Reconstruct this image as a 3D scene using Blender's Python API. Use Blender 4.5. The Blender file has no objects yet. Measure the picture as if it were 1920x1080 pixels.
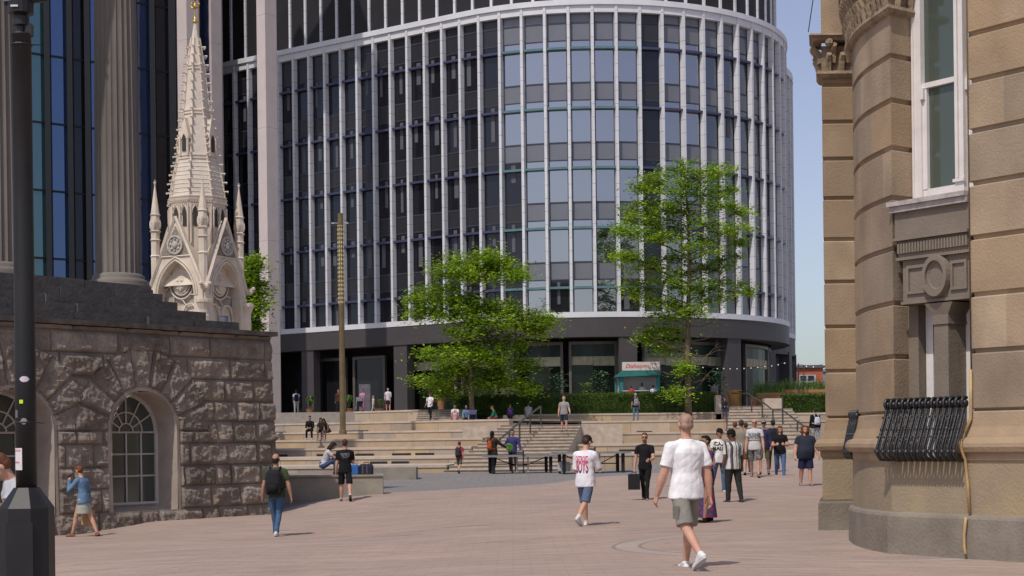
import bpy, math, random
import numpy as np
from mathutils import Vector, Matrix, noise
from mathutils.bvhtree import BVHTree
random.seed(7)
S = bpy.context.scene
COL = S.collection
# ---------------------------------------------------------------- camera, sky, sun, exposure
F, HX, HY, CH, ROLL = 3000.0, 960.0, 828.0, 1.5, 0.012
cam = bpy.data.cameras.new("camera"); co = bpy.data.objects.new("camera", cam); COL.objects.link(co)
cam.sensor_width = 36; cam.lens = 36*F/1920; cam.shift_y = (HY-540)/1920; cam.clip_end = 3000; cam.clip_start = .1
co.matrix_world = Matrix.Translation((0, 0, CH)) @ Matrix.Rotation(math.radians(90), 4, 'X') @ Matrix.Rotation(-ROLL, 4, 'Z')
S.camera = co
SUN = Vector((-.50*.56, -.866*.56, .829)).normalized()
w = bpy.data.worlds.new("World"); S.world = w; w.use_nodes = True
nt = w.node_tree; sky = nt.nodes.new('ShaderNodeTexSky'); sky.sky_type = 'NISHITA'; sky.sun_disc = False
sky.sun_elevation = math.asin(SUN.z); sky.sun_rotation = math.atan2(SUN.x, SUN.y)
sky.air_density = 1.0; sky.dust_density = 1.6; sky.ozone_density = 3.0
bg = nt.nodes['Background']; hs = nt.nodes.new('ShaderNodeHueSaturation'); hs.inputs['Saturation'].default_value = .75; hs.inputs['Hue'].default_value = .52; nt.links.new(sky.outputs[0], hs.inputs['Color']); nt.links.new(hs.outputs[0], bg.inputs[0]); bg.inputs[1].default_value = .124
sl = bpy.data.lights.new("sun", 'SUN'); sl.energy = 2.8; sl.angle = math.radians(.6); sl.color = (1, .93, .84)
so = bpy.data.objects.new("sun", sl); COL.objects.link(so); so.rotation_euler = SUN.to_track_quat('Z', 'Y').to_euler(); so.location = (-20, -30, 60)
S.view_settings.view_transform = 'Standard'; S.view_settings.look = 'None'; S.view_settings.exposure = .08
S.cycles.max_bounces = 6; S.cycles.use_denoising = True

def P(px, py, Y):
    dx, dy = px-HX, py-HY
    a, b = dx-ROLL*dy, dy+ROLL*dx
    return Vector((a/F*Y, Y, CH-b/F*Y))
def PXX(px, Y, z):                   # point at pixel column px, depth Y, height z
    b = (CH-z)*F/Y
    dx = px-HX; dy = b-ROLL*dx
    return Vector(((dx-ROLL*dy)/F*Y, Y, z))
def rad(a): return math.radians(a)
# ---------------------------------------------------------------- materials
MAT = {}
def mat(name, c, rough=.8, var=.15, scale=3., bump=0., bscale=20., c2=None, metal=0., spec=.3, attr=None, stretch=(1,1,1), coords='Object', line=None, dirt=None):
    if name in MAT: return MAT[name]
    m = bpy.data.materials.new(name); m.use_nodes = True; n = m.node_tree.nodes; L = m.node_tree.links
    b = n['Principled BSDF']; b.inputs['Roughness'].default_value = rough; b.inputs['Metallic'].default_value = metal
    b.inputs['Specular IOR Level'].default_value = spec
    tc = n.new('ShaderNodeTexCoord'); mp = n.new('ShaderNodeMapping'); mp.inputs['Scale'].default_value = stretch
    L.new(tc.outputs[coords], mp.inputs['Vector'])
    nz = n.new('ShaderNodeTexNoise'); nz.inputs['Scale'].default_value = scale; nz.inputs['Detail'].default_value = 6; nz.inputs['Roughness'].default_value = .6
    L.new(mp.outputs[0], nz.inputs['Vector'])
    c = tuple(c)+(1,) if len(c) == 3 else c
    c2 = (tuple(c2)+(1,)) if c2 else tuple(x*(1-var*1.6) for x in c[:3])+(1,)
    ch = tuple(min(1, x*(1+var)) for x in c[:3])+(1,)
    mr = n.new('ShaderNodeMapRange'); mr.inputs[1].default_value = .3; mr.inputs[2].default_value = .7
    L.new(nz.outputs['Fac'], mr.inputs[0])
    mx = n.new('ShaderNodeMix'); mx.data_type = 'RGBA'; mx.inputs[6].default_value = c2; mx.inputs[7].default_value = ch
    L.new(mr.outputs[0], mx.inputs[0]); out = mx.outputs[2]
    if attr:
        at = n.new('ShaderNodeAttribute'); at.attribute_name = 'v'
        rp = n.new('ShaderNodeValToRGB'); els = rp.color_ramp.elements
        for i, cc in enumerate(attr):
            p = i/(len(attr)-1)
            e = els[0] if i == 0 else (els[-1] if i == len(attr)-1 else els.new(p))
            e.position = p; e.color = tuple(cc)+(1,)
        L.new(at.outputs['Fac'], rp.inputs[0])
        m2 = n.new('ShaderNodeMix'); m2.data_type = 'RGBA'; m2.blend_type = 'MULTIPLY'; m2.inputs[0].default_value = 1
        g1 = (1-var*1.3,)*3+(1,); g2 = (1+var,)*3+(1,)
        mx.inputs[6].default_value = g1; mx.inputs[7].default_value = g2
        L.new(out, m2.inputs[6]); L.new(rp.outputs[0], m2.inputs[7]); out = m2.outputs[2]
    if dirt:                        # weathering: vertical run-off streaks of another colour
        mp2 = n.new('ShaderNodeMapping'); mp2.inputs['Scale'].default_value = dirt[1]; L.new(tc.outputs[coords], mp2.inputs[0])
        n2 = n.new('ShaderNodeTexNoise'); n2.inputs['Scale'].default_value = 1; n2.inputs['Detail'].default_value = 5; L.new(mp2.outputs[0], n2.inputs['Vector'])
        r2 = n.new('ShaderNodeMapRange'); r2.inputs[1].default_value = .48; r2.inputs[2].default_value = .72; r2.inputs[4].default_value = dirt[2]; L.new(n2.outputs['Fac'], r2.inputs[0])
        m3 = n.new('ShaderNodeMix'); m3.data_type = 'RGBA'; L.new(r2.outputs[0], m3.inputs[0]); L.new(out, m3.inputs[6]); m3.inputs[7].default_value = tuple(dirt[0])+(1,); out = m3.outputs[2]
    if line:                        # thin horizontal panel joints: (spacing, width, colour)
        sx = n.new('ShaderNodeSeparateXYZ'); L.new(tc.outputs['Object'], sx.inputs[0])
        d = n.new('ShaderNodeMath'); d.operation = 'DIVIDE'; d.inputs[1].default_value = line[0]; L.new(sx.outputs[2], d.inputs[0])
        fr = n.new('ShaderNodeMath'); fr.operation = 'FRACT'; L.new(d.outputs[0], fr.inputs[0])
        lt = n.new('ShaderNodeMath'); lt.operation = 'LESS_THAN'; lt.inputs[1].default_value = line[1]/line[0]; L.new(fr.outputs[0], lt.inputs[0])
        m4 = n.new('ShaderNodeMix'); m4.data_type = 'RGBA'; L.new(lt.outputs[0], m4.inputs[0]); L.new(out, m4.inputs[6]); m4.inputs[7].default_value = tuple(line[2])+(1,); out = m4.outputs[2]
    L.new(out, b.inputs['Base Color'])
    if bump:
        nb = n.new('ShaderNodeTexNoise'); nb.inputs['Scale'].default_value = bscale; nb.inputs['Detail'].default_value = 5
        L.new(mp.outputs[0], nb.inputs['Vector'])
        bp = n.new('ShaderNodeBump'); bp.inputs['Strength'].default_value = bump; bp.inputs['Distance'].default_value = .03
        L.new(nb.outputs['Fac'], bp.inputs['Height']); L.new(bp.outputs[0], b.inputs['Normal'])
    MAT[name] = m; return m
def glass(name, tint, refl, base=(.012, .013, .016), rough=.03, wob=.0):
    if name in MAT: return MAT[name]
    m = bpy.data.materials.new(name); m.use_nodes = True; n = m.node_tree.nodes; L = m.node_tree.links
    b = n['Principled BSDF']; b.inputs['Base Color'].default_value = base+(1,); b.inputs['Roughness'].default_value = .25; b.inputs['Specular IOR Level'].default_value = .12
    g = n.new('ShaderNodeBsdfGlossy'); g.inputs['Color'].default_value = tint+(1,); g.inputs['Roughness'].default_value = rough
    fr = n.new('ShaderNodeFresnel'); fr.inputs[0].default_value = 1.5
    ad = n.new('ShaderNodeMath'); ad.operation = 'ADD'; ad.use_clamp = True; ad.inputs[1].default_value = refl; L.new(fr.outputs[0], ad.inputs[0])
    ms = n.new('ShaderNodeMixShader'); L.new(ad.outputs[0], ms.inputs[0]); L.new(b.outputs[0], ms.inputs[1]); L.new(g.outputs[0], ms.inputs[2])
    L.new(ms.outputs[0], n['Material Output'].inputs[0])
    if wob:
        tc = n.new('ShaderNodeTexCoord'); nz = n.new('ShaderNodeTexNoise'); nz.inputs['Scale'].default_value = .5; L.new(tc.outputs['Object'], nz.inputs['Vector'])
        bp = n.new('ShaderNodeBump'); bp.inputs['Strength'].default_value = wob; bp.inputs['Distance'].default_value = .05
        L.new(nz.outputs['Fac'], bp.inputs['Height']); L.new(bp.outputs[0], g.inputs['Normal'])
    MAT[name] = m; return m
# ---------------------------------------------------------------- mesh builder
class MB:
    def __init__(s): s.v = []; s.f = []; s.mi = []; s.a = []; s.m = 0; s.val = .5; s.M = None
    def add(s, vs, fs):
        o = len(s.v)
        if s.M is not None: vs = [s.M @ Vector(p) for p in vs]
        s.v += [tuple(p) for p in vs]
        for f in fs: s.f.append(tuple(i+o for i in f)); s.mi.append(s.m); s.a.append(s.val)
        return s
    def quad(s, *p): return s.add(p, [tuple(range(len(p)))])
    def hexa(s, p):      # 8 corners: bottom 0-3, top 4-7
        return s.add(p, [(3,2,1,0),(4,5,6,7),(0,1,5,4),(1,2,6,5),(2,3,7,6),(3,0,4,7)])
    def box(s, c, d, rz=0.):
        x, y, z = [q/2 for q in d]; cs, sn = math.cos(rz), math.sin(rz); p = []
        for zz in (-z, z):
            for a, b in ((-x,-y),(x,-y),(x,y),(-x,y)): p.append((c[0]+a*cs-b*sn, c[1]+a*sn+b*cs, c[2]+zz))
        return s.hexa(p)
    def prism(s, pl, z0, z1):
        n = len(pl); v = [(x, y, z0) for x, y in pl]+[(x, y, z1) for x, y in pl]
        return s.add(v, [tuple(range(n-1, -1, -1)), tuple(range(n, 2*n))]+[(i, (i+1) % n, n+(i+1) % n, n+i) for i in range(n)])
    def tube(s, pts, r, n=8, cap=True):
        pts = [Vector(p) for p in pts]; k = len(pts)
        if not hasattr(r, '__len__'): r = [r]*k
        v = []; f = []; up = None
        for i, p in enumerate(pts):
            t = (pts[min(i+1, k-1)]-pts[max(i-1, 0)]).normalized()
            if up is None: up = Vector((0, 0, 1)) if abs(t.z) < .9 else Vector((1, 0, 0))
            a = t.cross(up)
            if a.length < 1e-4: a = t.cross(Vector((0, 1, 0)))
            a.normalize(); b = a.cross(t); up = b
            for j in range(n):
                q = 2*math.pi*j/n; v.append(p+(a*math.cos(q)+b*math.sin(q))*r[i])
        for i in range(k-1):
            for j in range(n): f.append((i*n+j, i*n+(j+1) % n, (i+1)*n+(j+1) % n, (i+1)*n+j))
        if cap: f.append(tuple(range(n))[::-1]); f.append(tuple(range((k-1)*n, k*n)))
        return s.add(v, f)
    def lathe(s, prof, c=(0, 0, 0), n=16, rot=0., sy=1., flute=0):
        v = []; f = []; k = len(prof)
        for r, z in prof:
            for j in range(n):
                q = 2*math.pi*j/n+rot; rr = r*(1-(.035 if flute and j % 2 else 0)); v.append((c[0]+rr*math.cos(q), c[1]+rr*math.sin(q)*sy, c[2]+z))
        for i in range(k-1):
            for j in range(n): f.append((i*n+j, i*n+(j+1) % n, (i+1)*n+(j+1) % n, (i+1)*n+j))
        f.append(tuple(range(n))[::-1]); f.append(tuple(range((k-1)*n, k*n)))
        return s.add(v, f)
    def ball(s, c, r, n=10, k=7):
        r = r if hasattr(r, '__len__') else (r, r, r); v = []; f = []
        for i in range(k+1):
            t = math.pi*i/k; 
            for j in range(n):
                q = 2*math.pi*j/n; rr = max(math.sin(t), .02); v.append((c[0]+r[0]*rr*math.cos(q), c[1]+r[1]*rr*math.sin(q), c[2]-r[2]*math.cos(t)))
        for i in range(k):
            for j in range(n): f.append((i*n+j, i*n+(j+1) % n, (i+1)*n+(j+1) % n, (i+1)*n+j))
        f.append(tuple(range(n))[::-1]); f.append(tuple(range(k*n, (k+1)*n)))
        return s.add(v, f)
    def sweep(s, plan, prof, blocks=0, seed=0, closed=False):
        # plan: list of (x,y); profile: list of (outward offset, z) top to bottom; outward = right-hand side of travel
        n = len(plan); nr = []
        for i in range(n):
            a = Vector(plan[max(i-1, 0)]); b = Vector(plan[i]); c = Vector(plan[min(i+1, n-1)])
            d1 = (b-a).normalized() if i > 0 else (c-b).normalized(); d2 = (c-b).normalized() if i < n-1 else d1
            n1 = Vector((d1.y, -d1.x)); n2 = Vector((d2.y, -d2.x)); m = (n1+n2); m.normalize(); m /= max(.35, m.dot(n1)); nr.append(m)
        rn = random.Random(seed); o = len(s.v); k = len(prof)
        for i in range(n):
            for of, z in prof:
                q = Vector(plan[i])+nr[i]*of; s.v.append((q.x, q.y, z))
        ln = 0; cuts = {}
        for i in range(n-1):
            seg = (Vector(plan[i+1])-Vector(plan[i])).length; ln += seg
            for j in range(k-1):
                if blocks:
                    key = (int(prof[j][1]*10+.5)//6, int(ln/blocks+(int(prof[j][1]*1.55) % 2)*.5)); 
                    if key not in cuts: cuts[key] = rn.random()
                    s.val = cuts[key]
                s.f.append((o+i*k+j, o+i*k+j+1, o+(i+1)*k+j+1, o+(i+1)*k+j)); s.mi.append(s.m); s.a.append(s.val)
        return s
    def build(s, name, mats, parent=None, smooth=False):
        me = bpy.data.meshes.new(name); me.from_pydata(s.v, [], s.f)
        mats = mats if isinstance(mats, (list, tuple)) else [mats]
        for m in mats: me.materials.append(m)
        if len(mats) > 1: me.polygons.foreach_set('material_index', s.mi)
        at = me.attributes.new('v', 'FLOAT', 'FACE'); at.data.foreach_set('value', s.a)
        if smooth: me.polygons.foreach_set('use_smooth', [True]*len(s.f))
        me.update()
        o = bpy.data.objects.new(name, me); COL.objects.link(o)
        if parent: o.parent = parent
        return o
def thing(name, label, cat, loc=(0, 0, 0), rz=0, group=None):
    o = bpy.data.objects.new(name, None); COL.objects.link(o); o.location = loc; o.rotation_euler = (0, 0, rz); o.empty_display_size = .2
    return tag(o, label, cat, group)
def tag(o, label=None, cat=None, group=None, kind=None):
    for k, x in (('label', label), ('category', cat), ('group', group), ('kind', kind)):
        if x: o[k] = x
    return o
def dup(root, loc, rz, label=None):
    def cp(o, par):
        c = o.copy(); COL.objects.link(c)
        if par: c.parent = par
        for ch in [q for q in kids.get(o.name, [])]: cp(ch, c)
        return c
    kids = {}
    for q in bpy.data.objects:
        if q.parent: kids.setdefault(q.parent.name, []).append(q)
    r = cp(root, None); r.location = loc; r.rotation_euler = (0, 0, rz)
    if label: r['label'] = label
    return r
def text_mesh(txt, size, shear=0., bold=0., align='CENTER'):
    cu = bpy.data.curves.new('txt', 'FONT'); cu.body = txt; cu.size = size; cu.align_x = align; cu.align_y = 'CENTER'; cu.shear = shear; cu.offset = bold; cu.resolution_u = 3
    o = bpy.data.objects.new('txt', cu); COL.objects.link(o); dg = bpy.context.evaluated_depsgraph_get()
    me = bpy.data.meshes.new_from_object(o.evaluated_get(dg)); bpy.data.objects.remove(o); bpy.data.curves.remove(cu)
    return me
# ---------------------------------------------------------------- ground height from where feet and footings stand
CTRL = [(1290,1065,18.8),(1100,985,29.7),(1212,938,41),(1376,942,39),(1511,911,46),(1440,891,50),(940,885,65),(648,940,44),(521,1005,34),
        (158,1006,36.3),(508,965,43),(130,1003,38.1),(1823,1043,20.9),(1700,1034,21.8),(1600,1006,24.2),(1525,993,26),(1305,980,30),
        (300,976,39.8),(1100,882,66),(860,887,66),(1300,866,66),(700,888,66),(1362,921,42),(720,924,45.5),(1500,862,66),(560,888,66)]
CP = [P(*c) for c in CTRL]+[Vector((x, y, z)) for x, y, z in ((0,5,0),(6,8,0),(-5,14,-.3),(12,14,0),(-14,26,-.75),(-3,25,-.22),(3,12,0),(12,34,.05),(-10,20,-.5),(16,60,.45),(-20,44,-.7),(0,52,.05),(5,55,.25))]
def G(x, y):
    sw = sz = 0
    for c in CP:
        w_ = 1/((x-c.x)**2+((y-c.y)*.8)**2+.9)**1.7; sw += w_; sz += w_*c.z
    return sz/sw
def mat_ground():
    m = bpy.data.materials.new('brick_paving'); m.use_nodes = True; n = m.node_tree.nodes; L = m.node_tree.links; b = n['Principled BSDF']
    b.inputs['Roughness'].default_value = .82; b.inputs['Specular IOR Level'].default_value = .25
    tc = n.new('ShaderNodeTexCoord'); sp = n.new('ShaderNodeSeparateXYZ'); L.new(tc.outputs['Object'], sp.inputs[0])
    def M(op, a, bb=None, cl=False):
        q = n.new('ShaderNodeMath'); q.operation = op; q.use_clamp = cl
        for i, x in enumerate((a, bb)):
            if x is None: continue
            if isinstance(x, (int, float)): q.inputs[i].default_value = x
            else: L.new(x, q.inputs[i])
        return q.outputs[0]
    def MX(f, a, bb, bl='MIX'):
        q = n.new('ShaderNodeMix'); q.data_type = 'RGBA'; q.blend_type = bl
        for i, x in ((0, f), (6, a), (7, bb)):
            if isinstance(x, (int, float)): q.inputs[i].default_value = x
            elif isinstance(x, tuple): q.inputs[i].default_value = x+(1,)
            else: L.new(x, q.inputs[i])
        return q.outputs[2]
    def NZ(sc, st, det=5, rot=0):
        mp = n.new('ShaderNodeMapping'); mp.inputs['Scale'].default_value = st; mp.inputs['Rotation'].default_value = (0, 0, rot); L.new(tc.outputs['Object'], mp.inputs[0])
        q = n.new('ShaderNodeTexNoise'); q.inputs['Scale'].default_value = sc; q.inputs['Detail'].default_value = det; q.inputs['Roughness'].default_value = .65; L.new(mp.outputs[0], q.inputs['Vector']); return q.outputs['Fac']
    def BR(w_, h, mort, c1, c2, cm, off=.5):
        q = n.new('ShaderNodeTexBrick'); q.offset = off; q.inputs['Brick Width'].default_value = w_; q.inputs['Row Height'].default_value = h; q.inputs['Mortar Size'].default_value = mort
        q.inputs['Scale'].default_value = 1; q.inputs['Color1'].default_value = c1+(1,); q.inputs['Color2'].default_value = c2+(1,); q.inputs['Mortar'].default_value = cm+(1,); L.new(tc.outputs['Object'], q.inputs[0]); return q.outputs['Color']
    br = BR(.42, .21, .012, (.365, .29, .247), (.325, .262, .226), (.28, .226, .196))
    big = NZ(.35, (.25, 1.6, 1)); col = MX(MR(n, L, big, .4, .62), br, (.325, .268, .24)); col = MX(.85, br, col)
    st = NZ(2.4, (.30, 2.6, 1), 6); col = MX(1., col, MX(MR(n, L, st, .34, .66), (.84, .83, .84), (1.15, 1.10, 1.06)), 'MULTIPLY'); s2 = NZ(7., (.35, 1.6, 1), 3); col = MX(1., col, MX(MR(n, L, s2, .35, .65), (.90, .88, .88), (1.10, 1.04, 1.0)), 'MULTIPLY')
    # bands of paler pavers across the square
    bd = M('LESS_THAN', M('FRACT', M('DIVIDE', M('ADD', sp.outputs[1], M('MULTIPLY', sp.outputs[0], .06)), 3.9)), .085)
    col = MX(M('MULTIPLY', bd, .3), col, (.36, .305, .275))
    # drain-like darker dashes
    dk = NZ(.9, (.3, 1.8, 1), 3); col = MX(M('MULTIPLY', MR(n, L, dk, .63, .70), .6), col, (.13, .12, .125))
    wear = NZ(.35, (.8, .8, 1), 3); col = MX(MR(n, L, wear, .45, .7), col, MX(1., col, (1.12, 1.10, 1.07), 'MULTIPLY'))
    vo = n.new('ShaderNodeTexVoronoi'); vo.inputs['Scale'].default_value = 1.1; L.new(tc.outputs['Object'], vo.inputs['Vector']); spot = M('LESS_THAN', vo.outputs['Distance'], .045); col = MX(M('MULTIPLY', spot, .55), col, (.12, .11, .105))
    # granite area in front of the steps
    g = BR(.6, .3, .008, (.235, .215, .205), (.20, .187, .18), (.12, .11, .105)); g = MX(1., g, MX(NZ(2., (.3, 1, 1)), (.88, .88, .9), (1.1, 1.08, 1.05)), 'MULTIPLY')
    # line from (-6.3,44) to (5.8,60): beyond it is granite
    s_ = M('SUBTRACT', M('SUBTRACT', sp.outputs[1], 44.+6.3*GS), M('MULTIPLY', sp.outputs[0], GS))
    far = M('GREATER_THAN', s_, 0); col = MX(far, col, g)
    lip = M('LESS_THAN', M('ABSOLUTE', s_), .16); col = MX(lip, col, (.30, .27, .25))
    # the ring of pale setts
    dx = M('SUBTRACT', sp.outputs[0], 4.55); dy = M('SUBTRACT', sp.outputs[1], 23.1); r = M('SQRT', M('ADD', M('MULTIPLY', dx, dx), M('MULTIPLY', dy, dy)))
    ring = M('MULTIPLY', M('LESS_THAN', r, 3.1), M('GREATER_THAN', r, 2.72)); col = MX(M('MULTIPLY', ring, .5), col, (.37, .325, .295))
    e1 = M('LESS_THAN', M('ABSOLUTE', M('SUBTRACT', r, 3.1)), .03); e2 = M('LESS_THAN', M('ABSOLUTE', M('SUBTRACT', r, 2.72)), .03); col = MX(M('MULTIPLY', M('ADD', e1, e2, True), .7), col, (.19, .155, .14))
    L.new(col, b.inputs['Base Color'])
    bp = n.new('ShaderNodeBump'); bp.inputs['Strength'].default_value = .25; bp.inputs['Distance'].default_value = .01; L.new(NZ(18, (1, 1, 1), 4), bp.inputs['Height']); L.new(bp.outputs[0], b.inputs['Normal'])
    return m
def MR(n, L, x, a, b):
    q = n.new('ShaderNodeMapRange'); q.inputs[1].default_value = a; q.inputs[2].default_value = b; L.new(x, q.inputs[0]); return q.outputs[0]
GS = 1.27
xs = list(np.concatenate([np.linspace(-500, -45, 8), np.arange(-40, 40.1, .8), np.linspace(45, 500, 8)]))
ys = list(np.concatenate([np.linspace(-400, -10, 6), np.arange(-6, 72, .8), np.linspace(76, 1500, 12)]))
mb = MB(); nx = len(xs)
for y in ys:
    for x in xs:
        z = G(x, y)
        if y > 67: z = min(z, .2)-min(1, (y-67)*.1)*.6
        mb.v.append((x, y, z))
for j in range(len(ys)-1):
    for i in range(nx-1): mb.f.append((j*nx+i, j*nx+i+1, (j+1)*nx+i+1, (j+1)*nx+i)); mb.mi.append(0); mb.a.append(0)
tag(mb.build('ground', mat_ground(), smooth=True), kind='structure')

# ---------------------------------------------------------------- terraced seating (amphitheatre)
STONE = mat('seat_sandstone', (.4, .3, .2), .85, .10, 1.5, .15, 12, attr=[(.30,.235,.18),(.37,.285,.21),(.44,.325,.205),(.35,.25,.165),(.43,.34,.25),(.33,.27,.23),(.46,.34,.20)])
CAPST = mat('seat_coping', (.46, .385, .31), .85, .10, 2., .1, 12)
DARKSLOT = mat('dark_slot', (.02, .02, .025), .6)
terr = thing('stepped_seating', 'wide terrace of pale sandstone steps rising to the office building', 'steps', (0, 66, 0)); TO = Vector((0, 66, 0))
def tadd(name, mb, m, parent=None, **k):
    mb.v = [(x, y-66, z) for x, y, z in mb.v]; return mb.build(name, m, terr if parent is None else parent, **k)
def seat_level(name, a, b, z0, z1, back, seed, slots=()):
    # a,b: plan ends of the front edge; riser from z0 to z1 cut in blocks; tread runs back; pale coping lip
    rn = random.Random(seed); a, b = Vector(a), Vector(b); d = b-a; L_ = d.length; u = d/L_; nrm = Vector((u.y, -u.x)); mb = MB(); t = 0; mb.m = 0; lip = .11
    while t < L_:
        w_ = min(rn.choice((1.2, 1.8, 2.4, 2.4)), L_-t); mb.val = rn.random(); p, q = a+u*t, a+u*(t+w_-.012)
        hh = z1-lip
        mb.hexa([(p.x, p.y, z0), (q.x, q.y, z0), (q.x-nrm.x*.4, q.y-nrm.y*.4, z0), (p.x-nrm.x*.4, p.y-nrm.y*.4, z0), (p.x, p.y, hh), (q.x, q.y, hh), (q.x-nrm.x*.4, q.y-nrm.y*.4, hh), (p.x-nrm.x*.4, p.y-nrm.y*.4, hh)]); t += w_
    mb.m = 1; mb.val = .5; f = nrm*.04; bk = -nrm*back
    p, q = a+f, b+f; r, s_ = b+bk, a+bk
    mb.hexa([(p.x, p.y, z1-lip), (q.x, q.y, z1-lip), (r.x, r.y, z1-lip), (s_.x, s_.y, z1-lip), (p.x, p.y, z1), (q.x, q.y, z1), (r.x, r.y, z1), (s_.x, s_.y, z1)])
    mb.m = 2  # recessed slots: their shadow gaps drawn as dark boxes on the riser
    for x0, x1 in slots:
        p0 = a+u*(L_*x0)+nrm*.045; p1 = a+u*(L_*x1)+nrm*.045
        mb.hexa([(p0.x, p0.y, z0+.02), (p1.x, p1.y, z0+.02), (p1.x-nrm.x*.2, p1.y-nrm.y*.2, z0+.02), (p0.x-nrm.x*.2, p0.y-nrm.y*.2, z0+.02), (p0.x, p0.y, z0+.13), (p1.x, p1.y, z0+.13), (p1.x-nrm.x*.2, p1.y-nrm.y*.2, z0+.13), (p0.x-nrm.x*.2, p0.y-nrm.y*.2, z0+.13)])
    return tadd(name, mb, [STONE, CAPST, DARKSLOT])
# left block: (ref y at px 785, depth, right end px, dY/dX)
LB = [(872,67,837,-.1,[(.55,.7)]),(855.6,72,856,-.15,[(.42,.5),(.6,.68),(.7,.78)]),(838,78,884,-.2,[(.1,.2),(.33,.42),(.5,.58),(.66,.74),(.76,.84)]),(822,84,905,-.25,[]),(807,90,958,-.45,[(.05,.12)]),(789,96,955,-.65,[(.1,.18),(.3,.36),(.42,.5)]),(768,102,785,-.9,[(.15,.25),(.55,.7)])]
LZ = []; z0 = -.1
for i, (y, Y, xr, sl_, slots) in enumerate(LB):
    ref = P(785, y, Y); z = ref.z
    A_ = Vector((ref.x, ref.y)); dr = Vector((1, sl_)).normalized()
    def atpx(px):
        t = 0
        for _ in range(30):
            q = A_+dr*t; cur = HX+ (q.x/q.y*F) + ROLL*((CH-z)*F/q.y); t += (px-cur)*q.y/F
        return A_+dr*t
    L_, R_ = atpx(455), atpx(xr)
    seat_level('seat_step', L_, R_, z0 if i == 0 else LZ[-1][0]-.02, z, 9.5 if i < 6 else 24, i, slots); LZ.append((z, Y)); z0 = z
# right block
RB = [(850,70,1031,1560,[]),(832,79,1048,1560,[(.22,.3)]),(811,88,1087,1400,[(.1,.2),(.6,.75)]),(789,98,1091,1376,[(.1,.2),(.36,.46)]),(775,103,990,1372,[])]
zp = .2
for i, (y, Y, xl, xr, slots) in enumerate(RB):
    z = P(1150, y, Y).z; a, b = PXX(xl, Y, z), PXX(xr, Y, z)
    seat_level('seat_step', (a.x, a.y), (b.x, b.y), zp-.02, z, 14, 40+i, slots); zp = z
RZ = [P(1150, r[0], r[1]).z for r in RB]
# terrace deck the buildings stand on
TZ = 3.62
deck = MB(); deck.box((0, 140, TZ-1.6), (160, 64, 3.2)); deck.box((-38, 112, TZ-1.62), (60, 12, 3.2))
tag(deck.build('terrace', mat('terrace_paving', (.27, .24, .215), .9, .12, 3.)), kind='structure')
# central flight of narrow steps
STEP = mat('step_stone', (.45, .375, .30), .88, .16, 3., .2, 15); NOSE = mat('step_nosing', (.20, .165, .135), .9, .2, 4.)
def flight(pl0, pr0, pl1, pr1, n, name='flight_of_steps'):
    mb = MB()
    for i in range(n):
        t0, t1 = i/n, (i+1)/n
        a, b = pl0.lerp(pl1, t0), pr0.lerp(pr1, t0); z = pl0.z+(pl1.z-pl0.z)*t1; c, d = pl1.copy(), pr1.copy()
        mb.m = 0; mb.hexa([(a.x, a.y, pl0.z-.3), (b.x, b.y, pl0.z-.3), (d.x, d.y+.3, pl0.z-.3), (c.x, c.y+.3, pl0.z-.3), (a.x, a.y, z), (b.x, b.y, z), (d.x, d.y+.3, z), (c.x, c.y+.3, z)])
        mb.m = 1; h = .04; mb.hexa([(a.x, a.y-.03, z-h), (b.x, b.y-.03, z-h), (b.x, b.y+.0, z-h), (a.x, a.y+.0, z-h), (a.x, a.y-.03, z-.004), (b.x, b.y-.03, z-.004), (b.x, b.y, z-.004), (a.x, a.y, z-.004)])
    return tadd(name, mb, [STEP, NOSE])
def PZ(px, Y, z): return PXX(px, Y, z)
zt = P(1000, 797, 84).z
flight(PZ(832, 66, .2), PZ(1045, 66, .2), PZ(945, 84, zt), PZ(1090, 84, zt), 14)
mb = MB(); a, b = PZ(900, 84, zt), PZ(1092, 84, zt); mb.box(((a.x+b.x)/2+.6, 94, zt-1.), (b.x-a.x+3, 20, 2.0)); tadd('landing', mb, STEP)
# short flight beside the left block
flight(PZ(780, 98, 2.75), PZ(872, 98, 2.75), PZ(786, 103, TZ), PZ(872, 103, TZ), 6)
# right flight up to the terrace
zr = P(1430, 762, 104).z; zb = P(1430, 846, 80).z
flight(PZ(1360, 80, zb), PZ(1530, 80, zb), PZ(1368, 104, zr), PZ(1480, 104, zr), 13)
mb = MB(); a, b = PZ(1352, 67, zb-.45), PZ(1640, 67, 0)
mb.box(((a.x+b.x)/2, 74, zb/2-.3), (b.x-a.x+2, 13, zb+.6)); tadd('landing', mb, STEP)
# white-ish end wall beside the right flight and sitting blocks
mb = MB(); a = P(1434, 747, 101.5); b = P(1467, 747, 101.5); mb.box(((a.x+b.x)/2, 102, (a.z+2.4)/2), (b.x-a.x, 1., a.z-2.4)); mb.val = .5; tadd('end_wall', mb, CAPST)
mb = MB(); a = P(1342, 741, 103); b = P(1352, 741, 103); mb.box(((a.x+b.x)/2, 103.4, (a.z+2.4)/2), (b.x-a.x, .8, a.z-2.4)); tadd('end_wall', mb, CAPST)
for (x0, x1, y, Y) in ((1467, 1600, 774, 101), (1487, 1600, 788, 96)):
    z = P(1500, y, Y).z; a, b = PXX(x0, Y, z), PXX(x1, Y, z); seat_level('seat_step', (a.x, a.y), (b.x, b.y), z-1.3, z, 6, 77+x0)

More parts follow.
